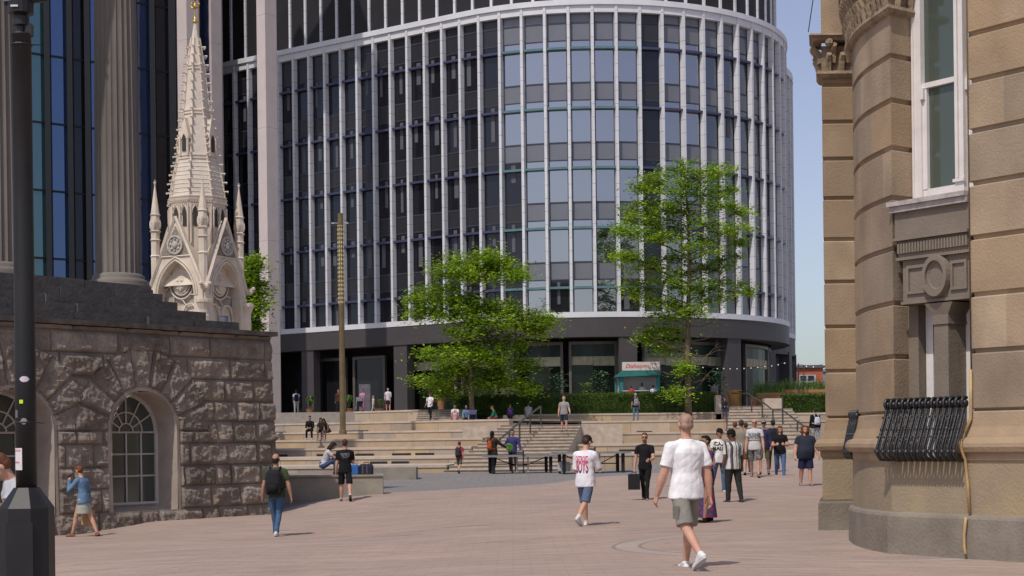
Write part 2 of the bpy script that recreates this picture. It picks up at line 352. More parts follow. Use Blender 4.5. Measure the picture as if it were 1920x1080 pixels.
# ---------------------------------------------------------------- leaves, hedges, trees
LEAF = mat('leaf_green', (.10, .20, .02), .55, .3, 1.2, attr=[(.11,.20,.012),(.20,.33,.018),(.31,.46,.028),(.40,.55,.04)]); 
for nd in LEAF.node_tree.nodes:
    if nd.type == 'BSDF_PRINCIPLED': nd.inputs['Subsurface Weight'].default_value = 0
def translucent(m, k=.35):
    n = m.node_tree.nodes; L = m.node_tree.links; b = n['Principled BSDF']; t = n.new('ShaderNodeBsdfTranslucent'); ms = n.new('ShaderNodeMixShader'); ms.inputs[0].default_value = k
    L.new(b.inputs['Base Color'].links[0].from_socket, t.inputs[0]); L.new(b.outputs[0], ms.inputs[1]); L.new(t.outputs[0], ms.inputs[2]); L.new(ms.outputs[0], n['Material Output'].inputs[0])
translucent(LEAF)
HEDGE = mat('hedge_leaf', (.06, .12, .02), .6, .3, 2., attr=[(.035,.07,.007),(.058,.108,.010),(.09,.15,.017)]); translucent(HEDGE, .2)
BARK = mat('bark', (.14, .105, .07), .95, .35, 6., .5, 30, stretch=(1, 1, .3))
def leaf(mb, p, s, rn, flat=.5, asp=.38):
    th = rn.uniform(0, 6.283); d = Vector((math.cos(th), math.sin(th), rn.gauss(-.15, .3))).normalized()
    up = Vector((rn.gauss(0, flat), rn.gauss(0, flat), 1)).normalized(); e = d.cross(up).normalized()*s*asp; d = d*s
    mb.add([p-d*.5, p+e*.5, p+d*.5, p-e*.5], [(0, 1, 2, 3)])
def tree(px, base, depth, trunk_r, top_y, clumps, label, n_per=520, leaf_s=.30, seed=1, group='young street trees on the steps', bare=()):
    rn = random.Random(seed); b = P(px, base, depth); t = thing('tree', label, 'tree', b, 0, group)
    top = P(px+2, top_y, depth); H = top.z-b.z; tr = MB(); K = 14; path = []
    for i in range(K+1):
        s_ = i/K; path.append(Vector((math.sin(s_*5+seed)*.12*s_*2, math.cos(s_*4)*.1*s_, H*s_)))
    tr.tube([p-Vector((0, 0, .2 if i == 0 else 0)) for i, p in enumerate(path)], [trunk_r*(1.15-.1*(i > 0))*(1-.93*(i/K)**1.1)+.01 for i in range(K+1)], 10)
    def trunk_at(z):
        s_ = max(0, min(.999, z/H))*K; i = int(s_); return path[i].lerp(path[i+1], s_-i)
    lf = MB(); m = F/depth
    for (cx, cy, rx, ry) in clumps:
        c = P(cx, cy, depth)-b; c.y = rn.uniform(-1, 1)*min(2.6, .35*abs(c.x)+.9)*1.0
        R, Rz = rx/m, ry/m
        z0 = max(H*.18, c.z-abs(c.x)*.25-.5); s0 = trunk_at(min(z0, H*.96)); q = Vector((c.x, c.y, c.z-Rz*.1))
        mid = s0.lerp(q, .55)+Vector((0, 0, -.12*R+.2)); r0 = max(.02, .055*(1-z0/H*.5))
        tr.tube([s0, mid, q, q+(q-mid)*.5], [r0, r0*.7, r0*.4, .01], 5)
        subs = []
        for k in range(int(8+R*9)):                        # side sprays of each limb: short tongues of leaflets
            a = rn.uniform(0, 6.283); rr = math.sqrt(rn.random()); e = c+Vector((math.cos(a)*R*rr, math.sin(a)*R*rr*.8, rn.uniform(-1., 1.25)*Rz*(1.2-.5*rr)))
            tr.tube([mid.lerp(q, rn.uniform(.3, 1)), e], [.016, .006], 3); subs.append((e, rn.uniform(.22, .75), rn.random(), a))
        N = int(n_per*3.4*(.3+R*Rz*.6))
        for k in range(N):
            e, rr, v, a = subs[rn.randrange(len(subs))]
            lf.val = min(1, max(0, v*.75+rn.uniform(-.1, .3)))
            g_ = abs(rn.gauss(0, 1)); p = e+Vector((rn.gauss(0, rr*.75), rn.gauss(0, rr*.75), rn.gauss(0, rr*.38)-.15*g_*rr)); leaf(lf, p, leaf_s*rn.uniform(.5, 1.3), rn, .45)
    for (x0, y0, x1, y1) in bare:
        p0, p1 = P(x0, y0, depth)-b, P(x1, y1, depth)-b; yy = rn.uniform(-1, 1); mid = p0.lerp(p1, .5)+Vector((0, yy*.5, -.25)); p1.y += yy
        tr.tube([p0, mid, p1], [.04, .028, .012], 5)
        for k in range(5):
            s_ = mid.lerp(p1, rn.random()); tr.tube([s_, s_+Vector((rn.uniform(-.2, .7)*(1 if p1.x > 0 else -1), rn.uniform(-.4, .4), rn.uniform(-.1, .6)))], [.014, .005], 3)
    tr.build('trunk', BARK, t, smooth=True); lf.build('crown', LEAF, t); return t
CA = [(905,482,24,9),(932,486,22,8),(880,497,55,15),(940,505,48,14),(845,508,40,13),(968,520,28,9),(905,520,55,12),(822,545,30,9),(785,562,26,8),(850,562,45,11),(900,572,60,13),(945,580,45,12),
      (800,585,36,11),(850,592,50,12),(995,592,40,11),(1018,606,25,10),(900,600,50,12),(965,605,45,12),(1000,622,28,10),(870,625,35,10),(935,630,35,14),(960,650,28,12),(870,655,48,12),(830,668,40,10),(910,668,38,14),
      (940,685,30,14),(985,680,26,8),(840,690,38,9),(880,695,35,12),(930,712,34,11),(800,712,34,7),(850,716,40,10),(905,722,28,9),(965,718,28,7),(835,735,22,8),(990,727,18,5)]
tree(885, 782, 99.5, .16, 478, CA, 'spreading young tree with layered green sprays in front of the hedge end', 520, .28, 3)
CB = [(1275,318,30,12),(1345,314,34,10),(1230,340,32,11),(1310,335,45,13),(1365,350,22,7),(1258,358,44,13),(1205,352,22,7),(1320,365,36,12),(1195,388,30,11),(1240,392,46,14),(1290,392,38,13),(1345,390,30,8),(1388,398,20,6),
      (1200,415,36,10),(1260,420,44,13),(1320,425,34,9),(1370,436,34,8),(1165,437,18,5),(1205,447,36,10),(1255,450,36,11),(1340,450,46,10),(1392,448,16,5),(1180,478,26,9),(1165,488,20,6),(1210,500,36,11),(1260,480,36,12),(1315,472,40,10),(1370,480,26,6),
      (1300,505,44,12),(1350,500,36,7),(1205,535,36,12),(1250,530,36,12),(1300,540,36,11),(1345,535,42,12),(1392,545,20,9),(1230,562,40,10),(1275,572,42,11),(1345,560,34,9),(1300,588,34,9),(1250,590,30,10),(1238,612,28,9),(1275,620,26,9),(1215,630,22,6),(1250,650,22,9),(1285,690,12,14),(1265,738,16,6)]
tree(1291, 777, 100.5, .2, 306, CB, 'taller tree with open green crown rising before the curved facade', 430, .26, 5,
     bare=[(1291,640,1350,618),(1291,610,1340,600),(1291,690,1345,645),(1291,665,1350,655),(1291,720,1340,690),(1291,700,1225,690),(1291,650,1230,640),(1291,735,1330,700)])
tree(468, 800, 92, .14, 478, [(472,500,16,14),(462,520,18,14),(476,540,18,14),(462,560,18,14),(476,580,18,14),(465,600,18,14),(475,615,16,12)], 'dark green tree glimpsed between the gothic monument and the pale pier', 700, .3, 9)
def hedge(x0, x1, ytop, ybot, Y, label, dep=1.3, n=9000, seed=2):
    rn = random.Random(seed); a, b = P(x0, ytop, Y), P(x1, ytop, Y); zb_ = P((x0+x1)/2, ybot, Y).z; L_ = b.x-a.x; h = (a.z+b.z)/2-zb_
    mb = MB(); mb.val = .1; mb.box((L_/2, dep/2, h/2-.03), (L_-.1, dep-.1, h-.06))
    for k in range(n):
        u, r = rn.uniform(0, L_), rn.random(); bul = .05*noise.noise(Vector((u*.8, 0, seed)))
        if r < .72: z = rn.uniform(0, h); p = Vector((u, -abs(rn.gauss(0, .035))+bul+.02*math.sin(z*9), z))
        elif r < .95: p = Vector((u, rn.uniform(0, dep), h+rn.gauss(0, .03)+bul))
        else: p = Vector((rn.choice((0, L_)), rn.uniform(0, dep), rn.uniform(0, h)))
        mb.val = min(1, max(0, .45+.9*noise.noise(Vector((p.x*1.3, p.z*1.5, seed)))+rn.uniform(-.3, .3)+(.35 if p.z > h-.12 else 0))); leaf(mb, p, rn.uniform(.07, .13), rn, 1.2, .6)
    o = mb.build('hedge', HEDGE); o.location = (a.x, Y, zb_); return tag(o, label, 'hedge', 'clipped hedges along the terrace')
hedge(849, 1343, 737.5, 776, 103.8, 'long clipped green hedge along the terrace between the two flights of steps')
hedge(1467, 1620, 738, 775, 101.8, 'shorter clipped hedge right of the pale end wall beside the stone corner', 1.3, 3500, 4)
# ---------------------------------------------------------------- curved office building
FIN = mat('white_fin', (.64, .64, .665), .5, .05, 1., line=(.93, .03, (.27, .27, .30)), dirt=((.45, .44, .45), (1.5, 1.5, .25), .4))
BAND = mat('white_band', (.66, .66, .69), .5, .05, 1.)
GL_SKY = glass('sky_glass', (.84, .84, .90), .35, wob=.02); GL_MID = glass('mid_glass', (.7, .74, .85), .16, wob=.02); GL_DARK = glass('dark_glass', (.42, .45, .55), .02, (.012, .012, .015), wob=.03)
SPAN = mat('spandrel_panel', (.145, .15, .175), .25, .04, 1., spec=.6); SPAND = mat('dark_spandrel', (.022, .021, .025), .3, .04, 1., spec=.5); FRAME = mat('window_bar', (.045, .05, .07), .45, .05, 2.)
LEDGE = mat('ledge_blue', (.055, .06, .12), .35, .1, 2.); LEDGET = mat('ledge_teal', (.10, .19, .21), .3, .1, 2.)
BLIND = mat('grey_blind', (.10, .10, .12), .7, .05, 2.)
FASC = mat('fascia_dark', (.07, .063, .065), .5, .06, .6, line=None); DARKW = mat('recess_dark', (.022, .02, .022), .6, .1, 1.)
BRONZE = mat('bronze_frame', (.15, .13, .115), .4, .1, 2., metal=.3)
CX, CY, R0 = 6.1, 127.6, 15.5
def pl(s, r=0.):    # s = arc distance from the nearest point, + to the right; r = outward offset
    A0 = -rad(36); a = s/R0
    if a >= A0: return Vector((CX+(R0+r)*math.sin(a), CY-(R0+r)*math.cos(a)))
    d = (A0*R0-s); q = Vector((CX+(R0+r)*math.sin(A0), CY-(R0+r)*math.cos(A0))); return q+Vector((-math.cos(A0), -math.sin(A0)))*d
ZB, ZT = 10.5, 31.95; FL = 4.19; BARS = [12.25+FL*i for i in range(5)]
of = thing('office_building', 'curved modern office building with white vertical fins over a dark glazed ground floor', 'building', (CX, 112, TZ)); OO = Vector((CX, 112, TZ))
def oadd(name, mb, m, parent=None, kind=None, **k):
    mb.v = [(x-OO.x, y-OO.y, z-OO.z) for x, y, z in mb.v]; o = mb.build(name, m, of if parent is None else parent, **k)
    if kind: o['kind'] = kind
    return o
SP = 1.64; NB0, NB1 = -24, 15
def ringpts(s0, s1, r, st=.7):
    n = max(2, int((s1-s0)/st)+1); return [pl(s0+(s1-s0)*i/(n-1), r) for i in range(n)]
def band(mb, s0, s1, r0, r1, z0, z1):
    a = ringpts(s0, s1, r0); b = ringpts(s0, s1, r1); n = len(a)
    for i in range(n-1):
        mb.hexa([(a[i].x, a[i].y, z0), (a[i+1].x, a[i+1].y, z0), (b[i+1].x, b[i+1].y, z0), (b[i].x, b[i].y, z0), (a[i].x, a[i].y, z1), (a[i+1].x, a[i+1].y, z1), (b[i+1].x, b[i+1].y, z1), (b[i].x, b[i].y, z1)])
SA, SB = NB0*SP, NB1*SP+.6
mb = MB(); band(mb, SA-.3, SB+2, .42, -.3, ZB-.38, ZB); oadd('lower_white_band', mb, BAND)
mb = MB(); band(mb, SA-.3, SB+2, .5, -.3, ZT, ZT+.38); oadd('upper_white_band', mb, BAND)
mb = MB(); band(mb, SA-.3, SB+3, .38, -1., ZB-1.75, ZB-.383); oadd('fascia', mb, FASC)
mb = MB(); band(mb, SA-.3, SB+2, .36, -.6, ZT-.5, ZT-.003); oadd('parapet_soffit', mb, BAND)
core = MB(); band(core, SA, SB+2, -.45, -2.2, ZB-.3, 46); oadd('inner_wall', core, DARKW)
def fin_mesh(mb, s, z0, z1, w_=.27, d=.42, off=0., f=pl):
    c0 = f(s, off); c1 = f(s, off+d); t = Vector((c1-c0)).normalized(); n = Vector((-t.y, t.x)); a, b = c0+n*w_/2, c0-n*w_/2; e, g = c1+n*w_*.36, c1-n*w_*.36
    mb.hexa([(a.x, a.y, z0), (b.x, b.y, z0), (g.x, g.y, z0), (e.x, e.y, z0), (a.x, a.y, z1), (b.x, b.y, z1), (g.x, g.y, z1), (e.x, e.y, z1)])
for i in range(NB0, NB1+2):
    mb = MB(); fin_mesh(mb, i*SP-.15, ZB+.002, ZT-.002); oadd('fin', mb, FIN)
wj = random.Random(11)
def wallquad(mb, s0, s1, r, z0, z1, f=pl):
    j = [wj.uniform(-.008, .008) for _ in range(2)] if mb.m < 3 else (0, 0); a, b, c, d = f(s0, r+j[0]), f(s1, r-j[0]), f(s1, r-j[0]+j[1]), f(s0, r+j[0]+j[1]); mb.quad((a.x, a.y, z0), (b.x, b.y, z0), (c.x, c.y, z1), (d.x, d.y, z1))
rest = MB(); cnt = 0
rnb = random.Random(5)
def window(i, k, zlo, zhi, bar, root, keep):
    s0, s1 = i*SP-.02, (i+1)*SP-.28
    th = i*SP/R0; mb = MB(); lit = -4 <= i <= 1 or 3 <= i <= 6
    if -1-1 <= i <= 1 or i in (-3, -4): g = 0
    g = 0 if (-4 <= i <= 1 or i in (3, 4)) else (1 if 5 <= i <= 9 else 2)  # tone per bay stands in for reflections of pale sky or dark neighbours
    if i in (-4, 1, -2) and k == 0: g = 2
    if i == -4 and k in (2,1): g = 2
    sp = 3 if g < 2 else 4
    # from top: clear strip, bar, vision glass, rail, spandrel panel, rail
    zs = [(zlo, min(bar-2.95, zhi), None)]
    def seg(a, b, m_):
        a, b = max(a, zlo), min(b, zhi)
        if b-a > .03: mb.m = m_; wallquad(mb, s0, s1, .03 if m_ == 5 else 0., a, b)
    for bb in (bar, ):
        seg(bb-.05, bb+.52, g); seg(bb+.52, bb+.60, 5); seg(bb-2.35, bb-.05, g); seg(bb-2.45, bb-2.35, 5); seg(bb-3.6, bb-2.45, sp)
        if k == 4: seg(bb+.6, bb+1.75, sp); seg(bb+1.75, bb+1.85, 5); seg(bb+1.85, bb+3.3, 3 if g < 2 else 4)
        if i in (-3, -2, -1, 0) and k in (0, 2) and g == 0: pass
    # side frames
    mb.m = 5
    for sA, sB in ((s0, s0+.06), (s1-.06, s1)): wallquad(mb, sA, sB, .04, zlo, zhi)
    if g == 2 or (g == 1 and rnb.random() < .4):      # blinds half drawn inside some of the windows
        if rnb.random() < .6: mb.m = 6; u_ = rnb.choice((.25, .5, .5, .62)); wallquad(mb, s0+u_, s0+u_+rnb.uniform(.2, .4), .02, max(zlo, bar-rnb.uniform(.8, 2.2)), min(zhi, bar+.4))
    mats = [GL_SKY, GL_MID, GL_DARK, SPAN, SPAND, FRAME, BLIND]
    lb = MB(); a, b, c, d = pl(s0-.1, .34), pl(s1+.15, .34), pl(s1+.15, .02), pl(s0-.1, .02); z = bar-.1
    if zlo < bar < zhi: lb.hexa([(p.x, p.y, z) for p in (a, b, c, d)]+[(p.x, p.y, z+.16) for p in (a, b, c, d)])
    if keep:
        o = oadd('window', mb, mats, root)
        if lb.v: oadd('ledge', lb, LEDGET if -4 <= i <= 1 else LEDGE, o)
    else:
        n0 = len(rest.v); rest.v += mb.v; rest.f += [tuple(q+n0 for q in f_) for f_ in mb.f]; rest.mi += mb.mi; rest.a += mb.a
        rest.m = 7; rest.add(lb.v, lb.f); rest.m = 0
cand = sorted([(abs(i-1), i, k) for i in range(NB0, NB1+1) for k in range(5)])
keepset = set((i, k) for _, i, k in cand[:100])
for i in range(NB0, NB1+1):
    for k in range(5):
        bar = BARS[k]; window(i, k, max(ZB, bar-3.6), min(ZT-.4, bar+(.6 if k < 4 else 4)), bar, None, (i, k) in keepset)
# upper storeys set back a little
def plu(s, r=0.): return pl(s, r-.75)
for i in range(NB0, NB1+1):
    rest.m = 2
    for zz in (32.6, 36.8, 41.): wallquad(rest, i*SP+.6, (i+1)*SP+.4, 0, zz, zz+2.9, plu); 
    rest.m = 4
    for zz in (35.5, 39.7): wallquad(rest, i*SP+.6, (i+1)*SP+.4, 0, zz, zz+1.3, plu)
rest.m = 0
oadd('windows', rest, [GL_SKY, GL_MID, GL_DARK, SPAN, SPAND, FRAME, BLIND, LEDGE], kind='stuff')
up = MB()
for i in range(NB0, NB1+2): fin_mesh(up, i*SP+.5, ZT+.37, 45, f=plu)
oadd('upper_fins', up, FIN, kind='stuff')
mb = MB(); band(mb, SA-.3, SB+4, -.1, -1.5, 45, 46); oadd('roof_parapet', mb, BAND)
# rear lobe seen past the right edge
C2 = Vector((9.3, 143)); 
def pl2(s, r=0.):
    a = s/R0; return Vector((C2.x+(R0+r)*math.sin(a), C2.y-(R0+r)*math.cos(a)))
mb = MB(); lobe = MB()
for i in range(5, 17):
    fin_mesh(lobe, i*1.35, 10.5, 32.5, f=pl2); mb.m = 1 if i % 2 else 2; wallquad(mb, i*1.35, (i+1)*1.35, .05, 10.5, 32.5, pl2)
oadd('rear_fins', lobe, FIN, kind='stuff'); oadd('rear_glazing', mb, [GL_MID, SPAND, GL_DARK])
mb = MB(); mb.lathe([(R0+.45, 32.5), (R0+.45, 33.1), (R0-.5, 33.1)], (C2.x, C2.y, 0), 64); oadd('rear_cornice', mb, BAND); mb = MB(); mb.lathe([(R0+.42, 10.1), (R0+.42, 10.5), (R0-.5, 10.5)], (C2.x, C2.y, 0), 64); oadd('rear_band', mb, BAND)
mb = MB(); mb.lathe([(R0+.38, 8.6), (R0+.38, 10.09), (R0-.5, 10.09)], (C2.x, C2.y, 0), 64); mb.lathe([(R0-1, TZ), (R0-1, 8.8)], (C2.x, C2.y, 0), 64); oadd('rear_fascia', mb, FASC)
mb = MB()
for a in (.9, 1.15, 1.4, 1.57): p = Vector((C2.x+R0*math.sin(a), C2.y-R0*math.cos(a))); mb.box((p.x, p.y, 6.2), (.9, .9, 5.2), a)
oadd('rear_column', mb, FASC)
# ground floor: columns, recessed shopfronts
def s_at(px, r=.3):
    best = None
    for j in range(-500, 330):
        s = j*.09; q = pl(s, r); x = HX+q.x/q.y*F
        if s > R0*1.5: break
        if best is None or abs(x-px) < best[0]: best = (abs(x-px), s)
    return best[1]
GZ = ZB-1.75
cols = [(567, 590), (740, 765), (940, 966), (1164, 1197), (1367, 1391)]
for x0, x1 in cols+[(470, 500)]:
    s0, s1 = s_at(x0), s_at(x1)
    if s1-s0 < .8: s1 = s0+.8
    mb = MB(); a, b, c, d = pl(s0, .3), pl(s1, .3), pl(s1, -.45), pl(s0, -.45); mb.hexa([(p.x, p.y, TZ) for p in (a, b, c, d)]+[(p.x, p.y, GZ) for p in (a, b, c, d)]); oadd('column', mb, FASC)
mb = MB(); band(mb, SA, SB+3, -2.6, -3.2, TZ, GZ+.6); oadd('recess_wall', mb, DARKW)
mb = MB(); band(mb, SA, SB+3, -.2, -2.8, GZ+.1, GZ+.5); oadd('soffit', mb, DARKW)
PLANTG = glass('shop_glass', (.22, .27, .25), .02, (.008, .012, .01)); GREENP = mat('green_glass_panel', (.02, .038, .032), .3, .2, 1., spec=.3)
BLINDS = mat('cream_blind', (.42, .39, .27), .8, .12, 4., dirt=((.2, .19, .14), (4, 4, 1), .6))
SIGNB = mat('sign_board_green', (.17, .21, .165), .6, .06, 2.)
fronts = [(597, 652, 3, 0), (664, 725, 3, 0), (775, 858, 1, 1), (868, 935, 1, 1), (972, 1058, 1, 1), (1068, 1158, 1, 1), (1206, 1288, 2, 1), (1290, 1362, 1, 1), (1397, 1440, 1, 1), (1442, 1462, 0, 1)]
for x0, x1, kd, gl_ in fronts:
    rr = -1.2; s0, s1 = s_at(x0, rr), s_at(x1, rr); zt_ = GZ-.22 if kd != 3 else GZ-.6
    fr = MB()
    for (a_, b_, z0, z1) in ((s0, s0+.2, TZ, zt_), (s1-.2, s1, TZ, zt_), (s0+.2, s1-.2, zt_-.22, zt_)):
        n_ = max(1, int((b_-a_)/.8)); 
        for q in range(n_):
            u0, u1 = a_+(b_-a_)*q/n_, a_+(b_-a_)*(q+1)/n_; A_, B_, C_, D_ = pl(u0, rr+.12), pl(u1, rr+.12), pl(u1, rr-.12), pl(u0, rr-.12)
            fr.hexa([(p.x, p.y, z0) for p in (A_, B_, C_, D_)]+[(p.x, p.y, z1) for p in (A_, B_, C_, D_)])
    fo = oadd('shopfront', fr, BRONZE)
    if not gl_:
        mb = MB(); wallquad(mb, s0+.2, s1-.2, rr-.05, TZ+.05, zt_-.22); oadd('door_glass', mb, GL_DARK, fo); continue
    n_ = 4; g_ = MB(); bl = MB(); gp = MB()
    for q in range(n_):
        u0, u1 = s0+.2+(s1-s0-.4)*q/n_, s0+.2+(s1-s0-.4)*(q+1)/n_
        wallquad(g_, u0, u1, rr-.02, TZ+.05, zt_-1.6); wallquad(gp, u0, u1, rr-.03, zt_-1.15, zt_-.22); 
        if kd: wallquad(bl, u0+(.03 if q == 2 else 0), u1, rr+.02, zt_-1.66-(.06 if q > 1 else 0), zt_-1.06)
    oadd('glass_pane', g_, PLANTG, fo); oadd('upper_pane', gp, GREENP, fo)
    if kd: oadd('blind', bl, BLINDS, fo)
    if kd == 2:
        mb = MB(); A_, B_ = pl(s0+.1, rr+.25), pl(s1-.1, rr+.25); z0, z1 = zt_-1.12, zt_-.2
        mb.hexa([(A_.x, A_.y, z0), (B_.x, B_.y, z0), (B_.x, B_.y+.15, z0), (A_.x, A_.y+.15, z0), (A_.x, A_.y, z1), (B_.x, B_.y, z1), (B_.x, B_.y+.15, z1), (A_.x, A_.y+.15, z1)])
        sb = oadd('shop_sign', mb, SIGNB, fo)
        me = text_mesh('DISHOOM', .62, 0, .012); o = bpy.data.objects.new('lettering', me); COL.objects.link(o); me.materials.append(mat('sign_letters', (.04, .05, .04), .6)); o.parent = fo
        c_ = (A_+B_)/2; an = math.atan2(B_.y-A_.y, B_.x-A_.x); o.matrix_local = Matrix.Translation((c_.x-OO.x, c_.y-.03-OO.y, (z0+z1)/2-OO.z)) @ Matrix.Rotation(an, 4, 'Z') @ Matrix.Rotation(rad(90), 4, 'X')
# an open white service door behind the two people by the entrance
mb = MB(); a, b = PZ(675, 119.5, 0), PZ(696, 119.5, 0); mb.box(((a.x+b.x)/2, 119.5, TZ+1.15), (b.x-a.x, .06, 2.3)); oadd('entrance_door_leaf', mb, mat('pale_door', (.36, .33, .34), .6))

# ---------------------------------------------------------------- blue glazed building with pale piers (left)
PIER = mat('pale_concrete', (.55, .475, .45), .85, .05, .8, .05, 8, line=(7.6, .03, (.3, .26, .25)))
BLG = glass('blue_glass', (.30, .42, .72), .28, (.015, .03, .08), wob=.1); TEALG = glass('teal_glass', (.36, .55, .64), .22, (.02, .05, .055), wob=.1); BLKM = mat('black_mullion', (.012, .013, .016), .4)
gb = thing('glass_building', 'tall blue glazed building with black mullions and pale concrete piers', 'building', (-24, 108, 0)); GO = Vector((-24, 108, 0))
def gadd(name, mb, m, parent=None, kind=None):
    mb.v = [(x-GO.x, y-GO.y, z-GO.z) for x, y, z in mb.v]; o = mb.build(name, m, gb if parent is None else parent)
    if kind: o['kind'] = kind
    return o
def gp_(px): t = (px+120)/460.; return PXX(px, 106+t*11, 10.)     # facade line
cols_ = [(-120, 0), (-70, 1), (-30, 0), (20, 1), (62, 1), (97, 0), (139, 2), (172, 0), (215, 0), (260, 0), (294, 2), (331, 0)]
for j in range(len(cols_)-1):
    a, b = gp_(cols_[j][0]), gp_(cols_[j+1][0])
    for k in range(11):
        z0, z1 = .5+k*4.7, .5+(k+1)*4.7; mb = MB(); mb.m = cols_[j][1]; hz = z0+(1.5 if k % 2 == 0 else 0)
        mb.quad((a.x, a.y, z0), (b.x, b.y, z0), (b.x, b.y, z1), (a.x, a.y, z1)); mb.m = 3
        mb.hexa([(a.x, a.y-.02, z1-.07), (b.x, b.y-.02, z1-.07), (b.x, b.y-.08, z1-.07), (a.x, a.y-.08, z1-.07), (a.x, a.y-.02, z1+.07), (b.x, b.y-.02, z1+.07), (b.x, b.y-.08, z1+.07), (a.x, a.y-.08, z1+.07)])
        gadd('window', mb, [BLG, TEALG, GL_DARK, BLKM])
for px, tp in cols_:
    if px in (62, 20, 215): continue
    p = gp_(px); mb = MB(); mb.box((p.x, p.y-.2, 26), (.38 if px != 331 else .5, .6, 52), .1); gadd('mullion', mb, BLKM)
def pier(px0, pxm, px1, Y, z0=0, z1=48, side=1.6):
    a, m_, b = PZ(px0, Y, 12), PZ(pxm, Y-.7, 12), PZ(px1, Y+.1, 12); mb = MB()
    mb.prism([(a.x, a.y), (m_.x, m_.y), (b.x, b.y), (b.x-.2, b.y+side), (a.x-.2, a.y+side)], z0, z1); gadd('pier', mb, PIER)
pier(338, 356, 378, 114.5); pier(398, 402, 421, 115.5); pier(487, 503, 524, 108)
mb = MB(); a, b = PZ(376, 116.5, 12), PZ(400, 117.5, 12); mb.quad((a.x, a.y, 0), (b.x, b.y, 0), (b.x, b.y, 46), (a.x, a.y, 46)); gadd('window', mb, BLG)
mb = MB(); mb.box((-36, 128, 23), (24, 12, 46), .3); gadd('core_wall', mb, DARKW)
mb = MB(); a, b = PZ(330, 112, 12), PZ(540, 112, 12); 
mb.hexa([(a.x, a.y, 45), (b.x, b.y, 45), (b.x, b.y+4, 45), (a.x, a.y+4, 45), (a.x, a.y, 48), (b.x, b.y, 48), (b.x, b.y+4, 48), (a.x, a.y+4, 48)]); gadd('roof_beam', mb, PIER)

# ---------------------------------------------------------------- town hall: rusticated podium, dark steps, fluted columns
CLOT = [(.135,.112,.094),(.18,.15,.125),(.225,.19,.16),(.27,.232,.195),(.20,.168,.14)]
RUST = mat('rusticated_stone', (.2, .17, .15), .92, .28, 1.6, .55, 14, attr=CLOT, dirt=((.13, .108, .09), (1.2, 1.2, .4), .5))
JAMB = mat('smooth_jamb_stone', (.36, .305, .262), .85, .14, 1.5, .2, 20)
BSTEP = mat('black_weathered_step', (.045, .042, .04), .6, .35, 2.5, .4, 12, c2=(.11, .105, .10)); COPE = mat('podium_coping', (.10, .085, .075), .8, .3, 3.)
COLM = mat('column_stone', (.185, .163, .143), .85, .16, .9, .25, 16, stretch=(1, 1, .35), dirt=((.12, .10, .085), (2.2, 2.2, .28), .75))
th = thing('town_hall', 'classical hall on a rock-faced brown stone podium with fluted columns', 'building', (-9, 40, -.5))
C0 = Vector((-6.47, 43.0)); D0 = Vector((.627, .779)); N0 = Vector((.779, -.627)); TOPZ = 4.40
def TW(t, v, z): q = C0-D0*t-N0*v; return (q.x, q.y, z)       # t along wall from the corner, v inward
def tadd2(name, mb, m, parent=None, **k):
    mb.v = [(x+9, y-40, z+.5) for x, y, z in mb.v]; return mb.build(name, m, th if parent is None else parent, **k)
WINS = [4.28, 7.93]; WH = 1.0; SPR = 1.85; SILL = -.12
def inwin(t, z, g=0.):
    for c in WINS:
        if abs(t-c) < WH+g and z > SILL-.0 and z < SPR: return True
        if z >= SPR and math.hypot(t-c, z-SPR) < WH+g: return True
    return False
def rust_h(t, z):
    # returns (depth, block value): rock-faced blocks in courses, radial stones round the arches
    blk = None
    for ci, c in enumerate(WINS):
        r = math.hypot(t-c, z-SPR)
        if z > SPR and r < WH+1.05:
            a = math.atan2(z-SPR, t-c); k = int(a/math.pi*9); fa = a/math.pi*9-k; e = min(fa, 1-fa)*r*math.pi/9; e2 = min(r-WH+.15, WH+1.08-r)
            return ci*50+k, min(e, e2)
    row = int((TOPZ-.12-z)/.548) if z < TOPZ-.12 else -1
    zr_ = (TOPZ-.12-z)/.548-row; rn = random.Random(row*7+3); 
    u = t+3; x = 0; k = 0
    while True:
        L_ = rn.choice((.55, .8, 1.0, 1.25, 1.4)) if row > 0 else rn.choice((1.3, 1.6, 1.9))
        if x+L_ > u: break
        x += L_; k += 1
    e = min(u-x, x+L_-u); e2 = min(zr_, 1-zr_)*.548
    return 200+row*40+k, min(e, e2)
mb = MB(); du = .04; T0, T1 = -.0, 11.5; nt_ = int((T1-T0)/du); nz_ = int((TOPZ+1.3)/du); vid = {}
vals = {}
for j in range(nz_+1):
    z = -1.3+j*du
    for i in range(nt_+1):
        t = T0+i*du; kk, e = rust_h(t, z); p = Vector((t, z, kk*1.7))
        am = min(1, max(0, e-.012)/.09); am = am*am*(3-2*am)
        n1 = noise.fractal(Vector((t*2.6, z*2.6, kk*.37)), 1., 2., 5); n2 = noise.cell(Vector((t*5+n1, z*6+n1, kk)))*.8+noise.noise(Vector((t*11, z*11, 1)))*1.2
        h = am*(.065+.062*n1+.024*n2+.05*noise.noise(Vector((kk*3.3, 0, 0)))); bat = (TOPZ-z)*.028
        if inwin(t, z, .16) : h = .0
        mb.v.append(TW(t-bat*.6 if i == 0 else t, -h-bat, z)); vals[(i, j)] = (0. if e < .02 and not inwin(t, z, .1) else .25+.75*((kk*.618) % 1))
for j in range(nz_):
    for i in range(nt_):
        t, z = T0+(i+.5)*du, -1.3+(j+.5)*du
        if inwin(t, z): continue
        if z < SILL and any(abs(t-c) < WH for c in WINS) and z > -.0: continue
        a = j*(nt_+1)+i; mb.f.append((a, a+nt_+1, a+nt_+2, a+1)); mb.mi.append(1 if inwin(t, z, .1) else 0); mb.a.append(vals[(i, j)])
